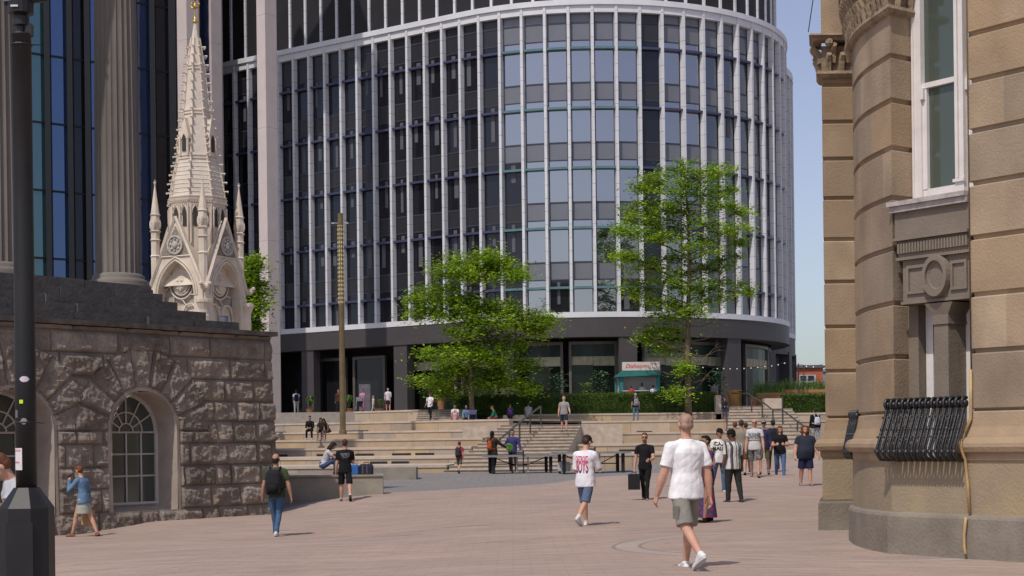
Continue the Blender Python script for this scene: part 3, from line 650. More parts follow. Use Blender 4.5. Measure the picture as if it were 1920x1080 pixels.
# return face round the corner
o_ = len(mb.v); nv = 24
for j in range(nz_+1):
    z = -1.3+j*du
    for i in range(nv+1):
        v = i*.06; kk, e = rust_h(-v-.4, z); am = min(1, max(0, e-.02)/.1)
        h = am*(.06+.05*noise.fractal(Vector((v*3, z*3, 5)), 1, 2, 4)) if i > 1 else 0; bat = (TOPZ-z)*.028
        mb.v.append(TW(T0-h-bat, v-bat if i == 0 else v, z))
for j in range(nz_):
    for i in range(nv): a = o_+j*(nv+1)+i; mb.f.append((a, a+1, a+nv+2, a+nv+1)); mb.mi.append(0); mb.a.append(.3)
tadd2('podium_wall', mb, [RUST, JAMB])
mb = MB(); mb.hexa([TW(-.05, 1.2, -1.3), TW(16, 1.2, -1.3), TW(16, 14, -1.3), TW(-.05, 14, -1.3), TW(-.05, 1.3, TOPZ-.02), TW(16, 1.3, TOPZ-.02), TW(16, 14, TOPZ-.02), TW(-.05, 14, TOPZ-.02)]); tadd2('podium_body', mb, RUST)
mb = MB(); mb.hexa([TW(-.14, -.16, TOPZ+.002), TW(16, -.16, TOPZ+.002), TW(16, 1.5, TOPZ+.002), TW(-.14, 1.5, TOPZ+.002), TW(-.14, -.16, TOPZ+.12), TW(16, -.16, TOPZ+.12), TW(16, 1.5, TOPZ+.12), TW(-.14, 1.5, TOPZ+.12)]); tadd2('coping', mb, COPE)
# windows in splayed reveals
WFR = mat('window_frame_cream', (.52, .48, .45), .6, .08, 3.); WPANE = glass('old_window_glass', (.5, .6, .58), .05, (.05, .06, .055), .12)
RV = .72
for c in WINS:
    hw = .97
    arc = [(c+WH*math.cos(a), SPR+WH*math.sin(a)) for a in np.linspace(0, math.pi, 17)]; arc2 = [(c+hw*math.cos(a), SPR+hw*math.sin(a)) for a in np.linspace(0, math.pi, 17)]
    out = [(c+WH, SILL)]+arc+[(c-WH, SILL)]; inn = [(c+hw, SILL)]+arc2+[(c-hw, SILL)]
    mb = MB()
    for i in range(len(out)-1):
        mb.val = .5; mb.quad(TW(out[i][0], -.1, out[i][1]), TW(out[i+1][0], -.1, out[i+1][1]), TW(inn[i+1][0], RV, inn[i+1][1]), TW(inn[i][0], RV, inn[i][1]))
    mb.hexa([TW(c-WH-.0, -.13, SILL-.5), TW(c+WH+.0, -.13, SILL-.5), TW(c+WH, RV, SILL-.5), TW(c-WH, RV, SILL-.5), TW(c-WH-.0, -.13, SILL-.06), TW(c+WH+.0, -.13, SILL-.06), TW(c+WH, RV, SILL+.12), TW(c-WH, RV, SILL+.12)])
    tadd2('window_reveal', mb, JAMB)
    wf = MB(); v0, v1 = RV-.1, RV-.02
    def bar(a, b, r=.022, r2=.05): wf.tube([TW(a[0], RV-.06, a[1]), TW(b[0], RV-.06, b[1])], r, 4)
    def arcbar(rr, r, cx=c, cz=SPR, n=16, a0=0, a1=math.pi):
        q = [(cx+rr*math.cos(a), cz+rr*math.sin(a)) for a in np.linspace(a0, a1, n)]; wf.tube([TW(x, RV-.06, z) for x, z in q], r, 4)
    arcbar(hw-.03, .05); bar((c-hw+.03, SILL+.1), (c-hw+.03, SPR), .05); bar((c+hw-.03, SILL+.1), (c+hw-.03, SPR), .05); bar((c-hw, SILL+.16), (c+hw, SILL+.16), .055)
    for q in (-.46, 0, .46): bar((c+q, SILL+.1), (c+q, SPR))
    arcbar(.5, .02); arcbar(.22, .02)
    for z in (SPR, SPR-.55, SPR-1.1): bar((c-hw, z), (c+hw, z), .022)
    for a in (30, 60, 90, 120, 150): bar((c+.22*math.cos(rad(a)), SPR+.22*math.sin(rad(a))), (c+hw*math.cos(rad(a)), SPR+hw*math.sin(rad(a))))
    w_ = tadd2('window', wf, WFR)
    mb = MB(); mb.add([TW(x, RV-.03, z) for x, z in inn], [tuple(range(len(inn)))]); tadd2('pane', mb, WPANE, w_)
# dark steps climbing back from the podium edge
def end_t(px, v, z):
    best = (1e9, 0)
    for i in range(-20, 1500):
        t = i*.01; q = TW(t, v, z); x = HX+q[0]/q[1]*F+ROLL*((CH-z)*F/q[1]); best = min(best, (abs(x-px), t))
    return best[1]
steps = [(446, .30, .245), (388, .62, .235), (333, .98, .235), (306, 1.38, .235), (282, 1.8, .22)]; z = TOPZ+.12; rn = random.Random(4)
for i, (px, v, h) in enumerate(steps):
    t = end_t(px, v, z); mb = MB(); tt = t
    while tt < 13:
        L_ = rn.uniform(1.3, 2.3); dv = rn.uniform(-.07, .07); h = .24+rn.uniform(-.015, .02)
        mb.hexa([TW(tt, v+dv, z), TW(tt+L_-.02, v+dv, z), TW(tt+L_-.02, 6, z), TW(tt, 6, z), TW(tt, v+dv, z+h-.012), TW(tt+L_-.02, v+dv, z+h-.012), TW(tt+L_-.02, 6, z+h), TW(tt, 6, z+h)]); tt += L_
    tadd2('step', mb, BSTEP); z += h
SZ = z
# columns
for px in (220, -8, -200):
    V_ = 3.0; best = min(((abs(HX+TW(t*.02, V_, 8)[0]/TW(t*.02, V_, 8)[1]*F+ROLL*(-450)-px), t*.02) for t in range(-50, 900)))
    q = TW(best[1], V_, SZ); R = .60; sh = MB(); prof = [(R*1.0, .36)]+[(R*(1-.14*(k/10)**1.6), .36+9.7*k/10) for k in range(1, 11)]
    n = 120; v = []; f = []
    for r, zz in prof:
        for j in range(n):
            a = 2*math.pi*j/n; rr = r*(1-.075*(abs(math.sin(a*12))**.6)); v.append((q[0]+rr*math.cos(a), q[1]+rr*math.sin(a), SZ+zz))
    for i in range(len(prof)-1):
        for j in range(n): f.append((i*n+j, i*n+(j+1) % n, (i+1)*n+(j+1) % n, (i+1)*n+j))
    sh.add(v, f); shaft = tadd2('column', sh, COLM)
    mb = MB(); mb.lathe([(R*1.42, -.05), (R*1.42, .02), (R*1.34, .1), (R*1.36, .16), (R*1.2, .2), (R*1.14, .24), (R*1.16, .30), (R*1.02, .36)], (q[0], q[1], SZ), 32); tadd2('column_base', mb, COLM, shaft, smooth=True)
    mb = MB(); mb.lathe([(R*1.3, -.35), (R*1.5, -.2), (R*1.5, -.06)], (q[0], q[1], SZ), 32); tadd2('column_plinth', mb, BSTEP, shaft)
    mb = MB(); mb.lathe([(R*.9, 10.06), (R*.92, 10.2), (R*.95, 10.6), (R*1.2, 11.1), (R*1.35, 11.2)], (q[0], q[1], SZ), 16)
    for k in range(16):
        a = k*math.pi/8; mb.tube([(q[0]+R*.95*math.cos(a), q[1]+R*.95*math.sin(a), SZ+10.15), (q[0]+R*1.1*math.cos(a), q[1]+R*1.1*math.sin(a), SZ+10.55), (q[0]+R*1.3*math.cos(a), q[1]+R*1.3*math.sin(a), SZ+10.5)], [.1, .09, .05], 5)
    tadd2('capital', mb, COLM, shaft)
mb = MB(); mb.hexa([TW(3.0, 2.2, SZ+11.2), TW(16, 2.2, SZ+11.2), TW(16, 12, SZ+11.2), TW(3.0, 12, SZ+11.2), TW(3.0, 2.2, SZ+13.5), TW(16, 2.2, SZ+13.5), TW(16, 12, SZ+13.5), TW(3.0, 12, SZ+13.5)]); tadd2('entablature', mb, COLM)  # out of view above the capitals, added to darken the columns
# small lights standing on the steps
SILV = mat('silver_fitting', (.5, .5, .52), .35, .1, 5., metal=.6)
p = P(221, 552, 44.3); mb = MB(); mb.lathe([(.03, -.14), (.03, .0), (.075, .02), (.075, .1), (.06, .12), (.075, .14), (.075, .22), (.05, .27)], (0, 0, 0), 12); o = mb.build('spotlight', SILV, smooth=True); o.location = (p.x, p.y, p.z); tag(o, 'small silver spotlight standing on the dark steps at the fluted column foot', 'spotlight')
p = P(420, 611, 43.5); mb = MB(); mb.lathe([(.14, 0), (.16, .03), (.12, .05), (.12, .2), (.13, .21)], (0, 0, 0), 14); o = mb.build('floodlight', mat('grey_blue_fitting', (.16, .17, .21), .4, .1), smooth=False); o.location = (p.x, p.y, p.z+.05); tag(o, 'squat grey cylinder light on the lowest dark step by the gothic monument', 'floodlight')
p = P(104, 545, 42.5); mb = MB(); mb.tube([(-.18, 0, -.12), (.12, 0, .02)], .02, 6); mb.add([(-.03, -.06, .0), (.13, -.06, .02), (.13, .08, .02), (-.0, 0, .3)], [(0, 2, 1), (0, 1, 3), (1, 2, 3), (0, 3, 2)]); o = mb.build('spotlight', SILV); o.location = (p.x, p.y, p.z+.0); tag(o, 'tilted silver spotlight on the steps between the two columns', 'spotlight')

# ---------------------------------------------------------------- gothic memorial
CREAM = mat('memorial_stone', (.64, .545, .445), .85, .10, 1.5, .25, 25, dirt=((.42, .36, .30), (2, 2, .5), .5)); MOS = mat('gable_mosaic', (.26, .23, .17), .8, .4, 20.); TILE = mat('memorial_tile', (.60, .525, .445), .85, .08, 2., .9, 9)
GOLD = mat('gilded', (.62, .42, .10), .35, .2, 10., metal=.7); DKO = mat('dark_opening', (.05, .045, .04), .9)
MY = 75.; mc = P(375.5, 835, MY); ms_ = mc.y; RZm = rad(18)-rad(45)
mm = thing('gothic_memorial', 'cream gothic monument with crocketed spire, four gables and corner pinnacles', 'monument', (mc.x, MY, .2), RZm)
def mz(y): return P(376, y, MY).z-.2
A = 1.375; FP = 1.62
def rotz(k): return Matrix.Rotation(k*math.pi/2, 4, 'Z')
def parch(hw, zs, za, n=9):          # pointed arch points from right to left
    h = za-zs; R = (hw*hw+h*h)/(2*hw); pr = []
    for i in range(n):
        a = (i/(n-1)); ang = math.asin(min(1, h/R))*a; pr.append((hw-R+R*math.cos(ang), zs+R*math.sin(ang)))
    return pr+[(-x, z) for x, z in pr[::-1][1:]]
zs, za = mz(560), mz(497); apz = mz(414); ft = mz(540); strz = mz(487)
for k in range(4):
    M_ = rotz(k)
    # wall with a pointed opening
    ar = parch(1.02, zs, za); n = len(ar); mb = MB(); mb.M = M_
    def outl(i): 
        x, z = ar[i]; s_ = i/(n-1); 
        if s_ < .25: return (1.5-.0*s_, zs+(ft-zs)*s_*4)
        if s_ > .75: return (-1.5, zs+(ft-zs)*(1-s_)*4)
        q = (s_-.25)/.5; return (1.5*(1-2*q), ft+(apz-.25-ft)*(1-abs(1-2*q)))
    ou = [outl(i) for i in range(n)]
    for yy, fl in ((-FP, 1), (-FP+.35, 0)):
        for i in range(n-1): mb.quad((ou[i][0], yy, ou[i][1]), (ou[i+1][0], yy, ou[i+1][1]), (ar[i+1][0], yy, ar[i+1][1]), (ar[i][0], yy, ar[i][1]))
    for i in range(n-1):
        mb.quad((ar[i][0], -FP, ar[i][1]), (ar[i+1][0], -FP, ar[i+1][1]), (ar[i+1][0], -FP+.55, ar[i+1][1]), (ar[i][0], -FP+.55, ar[i][1]))
        mb.quad((ou[i][0], -FP, ou[i][1]), (ou[i+1][0], -FP, ou[i+1][1]), (ou[i+1][0], -FP+.35, ou[i+1][1]), (ou[i][0], -FP+.35, ou[i][1]))
    for rr in (1.08, 1.2):
        a2 = parch(rr, zs, za+(rr-1.02)*1.1); mb.tube([(x, -FP-.03, z) for x, z in a2], .05, 6)
    for sx in (-1, 1):   # raking copings
        mb.tube([(sx*1.62, -FP-.02, ft-.25), (0, -FP-.02, apz)], .085, 4)
    mb.tube([(-.85, -FP-.03, strz), (.85, -FP-.03, strz)], .04, 5)
    # side piers under the arch
    for sx in (-1, 1): mb.box((sx*1.28, -FP+.22, zs/2), (.5, .5, zs))
    g_ = mb.build('gable_wall', CREAM, mm)
    mb = MB(); mb.M = M_; mb.add([(.80, -FP-.012, strz+.05), (0, -FP-.012, apz-.42), (-.80, -FP-.012, strz+.05)], [(0, 1, 2)]); mb.build('gable_panel', MOS, g_)
    mb = MB(); mb.M = M_ @ Matrix.Translation((0, -FP-.05, mz(466))) @ Matrix.Rotation(rad(90), 4, 'X')
    mb.lathe([(.0, 0), (.36, 0), (.36, .05), (.45, .05), (.45, -.05)], n=20); mb.ball((0, 0, .03), (.16, .19, .08)); 
    for q in range(8): mb.ball((.26*math.cos(q*.785), .26*math.sin(q*.785), .03), .06, 6, 4)
    mb.build('roundel', mat('roundel_stone', (.46, .41, .36), .85, .3, 8.), g_, smooth=False)
    # recessed tracery
    mb = MB(); mb.M = M_; a3 = parch(1.02, zs-3, za); mb.add([(x, -FP+.5, z) for x, z in parch(1.02, zs, za)]+[(-1.02, -FP+.5, zs-4), (1.02, -FP+.5, zs-4)], [tuple(range(n+2))]); mb.build('tympanum', mat('memorial_recess', (.36, .31, .26), .9, .2, 3.), g_)
    mb = MB(); mb.M = M_ @ Matrix.Translation((0, -FP+.4, mz(538))) @ Matrix.Rotation(rad(90), 4, 'X')
    for R_, r_ in ((.66, .045), (.48, .05)):
        mb.tube([(R_*math.cos(a), R_*math.sin(a), 0) for a in np.linspace(0, 6.2832, 25)], r_, 5, False)
    mb.lathe([(0, 0), (.4, 0), (.42, .06), (.30, .08), (.28, .14), (0, .2)], n=20)
    for q in range(6): mb.ball((.2*math.cos(q*1.05), .2*math.sin(q*1.05), .12), (.09, .07, .08), 6, 5)
    for q in range(8): a = q*.785; mb.tube([(.66*math.cos(a), .66*math.sin(a), 0), (.98*math.cos(a+.25), .98*math.sin(a+.25), 0)], .035, 4)
    mb.M = M_
    for sx in (-.5, .5): mb.tube([(sx+x*.47, -FP+.36, z) for x, z in parch(1., zs-1.25, zs-.35)], .05, 5); 
    mb.tube([(0, -FP+.36, zs-4.2), (0, -FP+.36, zs-.9)], .07, 6); mb.build('tracery', CREAM, g_)
    # corner: column, capital, pinnacle
    ca = Vector((A*1.0, -A*1.0, 0)); cc = M_ @ ca
    mb = MB(); mb.lathe([(.24, 0), (.24, zs-1.0), (.22, zs-.9), (.24, zs-.7), (.34, zs-.42), (.38, zs-.36), (.38, zs-.22), (.3, zs-.2)], (cc.x*1.14, cc.y*1.14, 0), 12); cp_ = mb.build('corner_column', CREAM, mm)
    pz = [mz(485), mz(455), mz(440), mz(408), mz(349)]
    mb = MB(); mb.lathe([(.21, zs-.2), (.21, pz[0]), (.25, pz[0]+.05), (.2, pz[0]+.12), (.2, pz[1]), (.26, pz[1]+.06), (.2, pz[1]+.1), (.2, pz[2]), (.27, pz[2]+.1), (.18, pz[2]+.15), (.23, pz[3]-.3), (.2, pz[3]), (.25, pz[3]+.06), (.2, pz[3]+.1), (.02, pz[4])], (cc.x, cc.y, 0), 8)
    for q in range(4): mb.ball((cc.x+.2*math.cos(q*1.57+.4), cc.y+.2*math.sin(q*1.57+.4), pz[3]-.4), (.08, .08, .24), 6, 5)
    mb.ball((cc.x, cc.y, pz[4]+.02), .05, 6, 4); mb.tube([(cc.x-.08, cc.y, pz[4]+.1), (cc.x+.08, cc.y, pz[4]+.1)], .025, 4); mb.tube([(cc.x, cc.y, pz[4]), (cc.x, cc.y, pz[4]+.22)], .025, 4)
    mb.build('pinnacle', CREAM, mm)
    # roof ridge from gable to drum and little crouching beast at its foot
    mb = MB(); mb.M = M_; mb.add([(1.45, -FP+.2, ft), (0, -FP+.2, apz-.1), (-1.45, -FP+.2, ft), (1.45, 0, ft), (0, -.9, apz-.1), (-1.45, 0, ft)], [(0, 1, 4, 3), (2, 5, 4, 1)]); 
    for sx in (-1, 1): mb.ball((sx*1.66, -FP-.12, ft-.15), (.12, .2, .16), 8, 6); mb.ball((sx*1.66, -FP-.32, ft-.02), .1, 7, 5)
    mb.build('gable_roof', CREAM, mm)
mb = MB(); mb.box((0, 0, zs/2-.3), (2.3, 2.3, zs-.2)); mb.box((0, 0, .3), (4.6, 4.6, .9)); mb.build('plinth', CREAM, mm)
dz0, dz1 = mz(470), mz(377); Rd = 1.27/math.cos(rad(22.5))*.97
mb = MB(); mb.lathe([(Rd, dz0-1.5), (Rd, dz0+.1), (Rd, dz1-.25), (Rd*1.06, dz1-.12), (Rd*1.08, dz1)], n=8, rot=rad(22.5)); dr = mb.build('drum', CREAM, mm)
for k in range(8):
    mb = MB(); mb.M = Matrix.Rotation(k*math.pi/4, 4, 'Z')
    for sx in (-.24, .24):
        a = parch(.11, dz1-.75, dz1-.45, 5); mb.add([(sx+x, -1.265, z) for x, z in a]+[(sx-.11, -1.265, mz(430)), (sx+.11, -1.265, mz(430))], [tuple(range(len(a)+2))])
    mb.build('lancet', DKO, dr)
    mb = MB(); mb.M = Matrix.Rotation(k*math.pi/4, 4, 'Z')
    for sx in (-.46, 0, .46): mb.tube([(sx, -1.29, dz0+.2), (sx, -1.29, dz1-.4)], .05, 5)
    for sx in (-.24, .24): mb.tube([(sx+x, -1.28, z) for x, z in parch(.16, dz1-.72, dz1-.36, 5)], .035, 4)
    for q in range(9): mb.box((-.46+q*.115, -1.33, dz1-.2), (.05, .06, .07))
    mb.build('colonnette', CREAM, dr)
prof = [(373, 50), (340, 45.5), (300, 36.5), (260, 30), (217, 24.5), (175, 20.5), (132, 16.5), (100, 11.5), (79, 8.5), (41, 2.2)]
def srad(z):
    for (y0, h0), (y1, h1) in zip(prof, prof[1:]):
        a, b = mz(y0), mz(y1)
        if a <= z <= b: return (h0+(h1-h0)*(z-a)/(b-a))*.025/.96
    return .03
mb = MB(); mb.lathe([(h*.025/.96, mz(y)) for y, h in prof], n=8, rot=rad(22.5)); sp_ = mb.build('spire', TILE, mm)
for y in (375, 303, 297, 217, 211, 132, 126): 
    r = srad(mz(y)+.01) if y < 374 else 1.36; mb = MB(); mb.lathe([(r, mz(y)-.03), (r+.05, mz(y)), (r+.05, mz(y)+.05), (r-.02, mz(y)+.08)], n=8, rot=rad(22.5)); mb.build('spire_band', CREAM, sp_)
for y in range(310, 372, 8):
    r = srad(mz(y)); mb = MB(); mb.lathe([(r, mz(y)-.02), (r+.025, mz(y)), (r, mz(y)+.03)], n=8, rot=rad(22.5)); mb.build('tile_course', CREAM, sp_)
for k in range(8):
    a = k*math.pi/4+rad(22.5); mb = MB(); pts = [((srad(mz(y))+.015)*math.cos(a), (srad(mz(y))+.015)*math.sin(a), mz(y)) for y in range(372, 60, -12)]; mb.tube(pts, .04, 5)
    for y in range(362, 75, -17):
        r = srad(mz(y)); u = Vector((math.cos(a), math.sin(a), 0)); p = u*(r+.02)+Vector((0, 0, mz(y))); mb.tube([p, p+u*.12+Vector((0, 0, .03)), p+u*.2+Vector((0, 0, .0))], [.05, .035, .06], 5)
    mb.build('crocket_rib', CREAM, sp_)
for k in range(4):       # lucarnes
    mb = MB(); mb.M = rotz(k) @ Matrix.Rotation(0, 4, 'Z'); z0, z1, zt2 = mz(297), mz(262), mz(226); y0 = -srad(z0)*.95
    mb.hexa([(-.22, y0-.02, z0), (.22, y0-.02, z0), (.22, y0+.5, z0), (-.22, y0+.5, z0), (-.22, y0-.02, z1), (.22, y0-.02, z1), (.22, y0+.5, z1), (-.22, y0+.5, z1)])
    mb.add([(-.3, y0-.05, z1-.1), (.3, y0-.05, z1-.1), (0, y0-.0, zt2), (-.3, y0+.6, z1-.1), (.3, y0+.6, z1-.1), (0, y0+.45, zt2)], [(0, 1, 2), (0, 2, 5, 3), (1, 4, 5, 2)])
    for sx in (-.22, .22): mb.tube([(sx, y0-.05, z0), (sx, y0-.05, z1)], .05, 5)
    l_ = mb.build('lucarne', CREAM, sp_)
    mb = MB(); mb.M = rotz(k); mb.add([(x, y0-.06, z) for x, z in parch(.11, z0+.75, z0+1.0, 5)]+[(-.11, y0-.06, z0+.2), (.11, y0-.06, z0+.2)], [tuple(range(11))]); o = mb.build('lucarne_opening', DKO, sp_)
mb = MB(); z0 = mz(40); mb.lathe([(.1, z0-.08), (.14, z0), (.06, z0+.05), (.035, z0+.3), (.035, z0+1.6)], n=8)
for q in range(4):
    a = q*1.5708
    for zz, s_ in ((.72, .26), (1.1, .2)): u = Vector((math.cos(a), math.sin(a), 0)); mb.tube([u*.02+Vector((0, 0, z0+zz-.1)), u*s_*.7+Vector((0, 0, z0+zz-.05)), u*s_+Vector((0, 0, z0+zz+.08)), u*s_*.5+Vector((0, 0, z0+zz+.15))], [.03, .03, .035, .02], 5)
mb.build('finial', GOLD, mm, smooth=True)
# ---------------------------------------------------------------- right: sandstone corner building
ASH = [(.345,.255,.17),(.40,.30,.20),(.30,.225,.16),(.375,.265,.16),(.27,.21,.155),(.42,.32,.215)]
ASHL = mat('ashlar_sandstone', (.4, .3, .2), .9, .10, 1.1, .3, 30, attr=ASH, dirt=((.20, .145, .10), (.9, .9, .7), .75))
ASHD = mat('weathered_plinth_stone', (.34, .275, .20), .9, .12, .9, .35, 26, attr=[(.30,.24,.165),(.33,.25,.165),(.27,.225,.16)], dirt=((.38, .28, .15), (.9, .9, .7), .8))
ASHB = mat('base_course_stone', (.24, .205, .165), .9, .16, 1.4, .4, 22, dirt=((.14, .12, .10), (1.5, 1.5, .5), .6))
PANST = mat('panel_stone', (.205, .168, .132), .88, .12, 1.5, .25, 25, dirt=((.13, .105, .085), (1.5, 1.5, .6), .5))
WHITE = mat('white_window_paint', (.70, .66, .64), .5, .06, 4.); WGL = glass('sash_glass', (.6, .68, .62), .05, (.07, .085, .07), .08, wob=.1); CURT = mat('net_curtain', (.42, .44, .42), .9, .1, 6., stretch=(8, 8, .3))
IRON = mat('black_iron', (.018, .018, .02), .38, .2, 8., .2, 30, spec=.6)
rb = thing('stone_corner_building', 'honey sandstone corner building with banded piers, sash window and projecting plinth', 'building', (6, 22, 0)); RO = Vector((6, 22, 0))
def radd(name, mb, m, parent=None, **k):
    mb.v = [(x-RO.x, y-RO.y, z-RO.z) for x, y, z in mb.v]; return mb.build(name, m, rb if parent is None else parent, **k)
P1 = Vector((5.145, 21.5)); UD = Vector((.59, -.81)); VD = Vector((.81, .59))
def W(u, v, z): q = P1+UD*u+VD*v; return (q.x, q.y, z)
def W2(u, v): q = P1+UD*u+VD*v; return (q.x, q.y)
GR = [8.5, 7.82, 7.22, 6.62, 6.02, 5.38, 4.71, 4.02, 3.29, 2.57, 1.83]
def banded(top, bot=1.83):
    pr = [(0, top)]
    for g in GR:
        if g < top-.1 and g > bot+.1: pr += [(0, g+.05), (-.035, g+.035), (-.045, g-.005), (0, g-.03)]
    pr += [(0, bot+.03), (-.045, bot)]
    return pr
FLARE = [(-.045, 1.83), (.0, 1.80), (.005, 1.74), (.03, 1.62), (.075, 1.52), (.09, 1.48), (.135, 1.46), (.17, 1.41), (.175, 1.36), (.15, 1.30), (.09, 1.28), (.09, 1.20), (.06, 1.17)]
PLIN = [(.06, 1.17), (.06, .50)]; BASE = [(.06, .50), (.115, .475), (.13, .44), (.135, -.3)]
def curve(pts, n=5):
    out = []
    for i in range(len(pts)-1):
        p0 = Vector(pts[max(i-1, 0)]); p1 = Vector(pts[i]); p2 = Vector(pts[i+1]); p3 = Vector(pts[min(i+2, len(pts)-1)])
        for k in range(n):
            t = k/n; out.append(tuple(.5*((2*p1)+(-p0+p2)*t+(2*p0-5*p1+4*p2-p3)*t*t+(-p0+3*p1-3*p2+p3)*t**3)))
    return out+[tuple(pts[-1])]
bow = curve([(6.2, 25.9), (5.55, 25.0), (5.20, 24.1), (5.035, 23.2), (5.02, 22.4), tuple(P1)], 5)
rev = [tuple(P1), W2(0, .5)]
KU = 1.254
rightw = [W2(KU, .5), W2(KU, 0)]+[W2(KU+i*.55, 0) for i in range(1, 14)]
farp = [(5.62, 28.4), (5.36, 27.2), (5.10, 26.0), (5.75, 26.0), (5.75, 26.6)]
for nm, pl_, sd, top in (('bow_pier', bow+rev[1:], 1, 7.2), ('far_pier', farp, 2, 7.38), ('wall', rightw, 3, 9.5)):
    mb = MB(); mb.sweep(pl_, banded(top), .9, sd); o = radd(nm, mb, ASHL)
    mb = MB(); mb.sweep(pl_, FLARE, .9, sd+9); radd('moulded_base', mb, ASHL, o)
mb = MB(); mb.sweep(bow+[W2(i*.2, 0) for i in range(1, 7)]+rightw[1:], PLIN, 1.3, 8); pl_o = radd('plinth', mb, ASHD)
mb = MB(); mb.sweep(bow+[W2(i*.2, 0) for i in range(1, 7)]+rightw[1:], BASE, 1.3, 9); radd('base_course', mb, ASHB)
mb = MB(); mb.sweep(farp, PLIN+BASE[1:2], 2, 8); radd('plinth', mb, ASHD); mb = MB(); mb.sweep(farp, BASE, 2, 8); radd('base_course', mb, ASHB)
mb = MB(); mb.prism([(5.9, 22.2), (12.5, 13.6), (20, 18), (24, 44), (9.6, 44), (5.85, 28.4), (5.35, 26.3), (6.4, 26.0), (5.6, 24.)], -.2, 14); radd('building_core', mb, ASHL)
mb = MB()       # masonry behind/below the window
mb.hexa([W(-.02, .06, .9), W(KU+.02, .06, .9), W(KU+.02, .6, .9), W(-.02, .6, .9), W(-.02, .06, 1.19), W(KU+.02, .06, 1.19), W(KU+.02, .6, 1.19), W(-.02, .6, 1.19)]); radd('window_apron', mb, ASHD)
# capitals: astragal, bell with acanthus leaves and volutes, abacus
CAPM = mat('carved_capital_stone', (.30, .225, .15), .9, .25, 6., .6, 18, dirt=((.10, .08, .065), (3, 3, 2), .7))
def capital(plan, z0, h, seed, nm):
    rn = random.Random(seed); mb = MB(); mb.sweep(plan, [(0, z0+h*.75), (.0, z0+.06), (.07, z0+.05), (.085, z0), (.05, z0-.05), (0, z0-.07)], 0); mb.sweep(plan, [(-.2, z0+h*1.02), (.17, z0+h*1.02), (.19, z0+h*.97), (.15, z0+h*.93), (.13, z0+h*.86), (.0, z0+h*.84)], 0)
    ln = 0
    for i in range(len(plan)-1):
        a, b = Vector(plan[i]), Vector(plan[i+1]); d = b-a; L_ = d.length; 
        if L_ < 1e-4: continue
        u = d/L_; n_ = Vector((u.y, -u.x)); ns = max(1, int(L_/.17))
        for k in range(ns):
            c = a+u*(k+.5)*L_/ns
            for row, (zz, hh, out) in enumerate(((z0+.06, h*.42, .10), (z0+h*.30, h*.45, .13))):
                q = c+u*(.08*row); base = q+n_*.02
                mb.tube([(base.x, base.y, zz), ((base+n_*.03).x, (base+n_*.03).y, zz+hh*.6), ((base+n_*out).x, (base+n_*out).y, zz+hh*.98), ((base+n_*out*1.05).x, (base+n_*out*1.05).y, zz+hh*.82)], [.055, .06, .045, .02], 5)
            if k % 2 == 0:
                q = c+n_*.12; mb.ball((q.x, q.y, z0+h*.8), (.075, .075, .075), 7, 5)
    radd(nm, mb, CAPM)
capital(bow[3:]+rev[1:], 7.24, .75, 1, 'capital'); capital([(5.2, 26.5), (5.10, 26.0), (5.75, 26.0)], 7.40, .62, 2, 'capital')
mb = MB(); mb.sweep([(5.5, 28), (5.10, 26.0), (5.75, 26.0), (5.75, 26.5)], [(0, 12), (0, 8.0)], 1., 4); mb.sweep(bow, [(.02, 12), (.02, 8.0)], 1., 5); radd('entablature', mb, ASHL)
q = P(1537, 60, 25.8); mb = MB(); mb.tube([(5.12, 25.9, 9.6), (5.0, 25.85, 8.9), (4.86, 25.82, 8.05)], .008, 4); radd('loose_wire', mb, IRON)
# sill, panelled box with dentils, corbelled colonnette
LEAD = mat('painted_sill', (.42, .37, .35), .7, .2, 6., .3, 20)
def wbox(mb, u0, u1, v0, v1, z0, z1, dz=0): return mb.hexa([W(u0, v0, z0), W(u1, v0, z0+dz), W(u1, v1, z0+dz), W(u0, v1, z0), W(u0, v0, z1), W(u1, v0, z1+dz), W(u1, v1, z1+dz), W(u0, v1, z1)])
mb = MB(); wbox(mb, -.02, KU-.0, -.10, .5, 4.58, 4.64); wbox(mb, -.0, KU-.002, -.06, .5, 4.50, 4.578); sill = radd('window_sill', mb, LEAD)
mb = MB(); wbox(mb, .04, KU-.003, .0, .5, 4.16, 4.498); wbox(mb, .02, KU-.005, -.04, .5, 4.12, 4.158)
wbox(mb, .07, KU-.006, .03, .5, 3.9, 4.118)
for k in range(24): wbox(mb, .09+k*.048, .09+k*.048+.03, -.015, .03, 3.95, 4.08)
wbox(mb, .05, KU-.007, .0, .5, 3.86, 3.898); wbox(mb, .12, KU-.008, .06, .5, 3.3, 3.858); wbox(mb, .10, KU-.009, .035, .5, 3.27, 3.31); box_o = radd('panelled_apron', mb, PANST)
for (u0, u1) in ((.20, .52), (.92, 1.18)):
    mb = MB(); 
    for (a, b, c, d) in ((u0, u1, 3.74, 3.78), (u0, u1, 3.4, 3.44), (u0, u0+.035, 3.44, 3.74), (u1-.035, u1, 3.44, 3.74)): wbox(mb, a, b, .03, .06, c, d)
    radd('panel_moulding', mb, PANST, box_o)
mb = MB(); c = W(.72, .04, 3.60); mb.M = Matrix.Translation(c) @ Matrix.Rotation(math.atan2(UD.y, UD.x), 4, 'Z') @ Matrix.Rotation(rad(90), 4, 'X'); mb.lathe([(.0, .03), (.115, .03), (.13, .05), (.15, .05), (.15, .09), (.2, .09), (.21, -.02)], n=24, sy=1.35); radd('round_boss', mb, PANST, box_o)
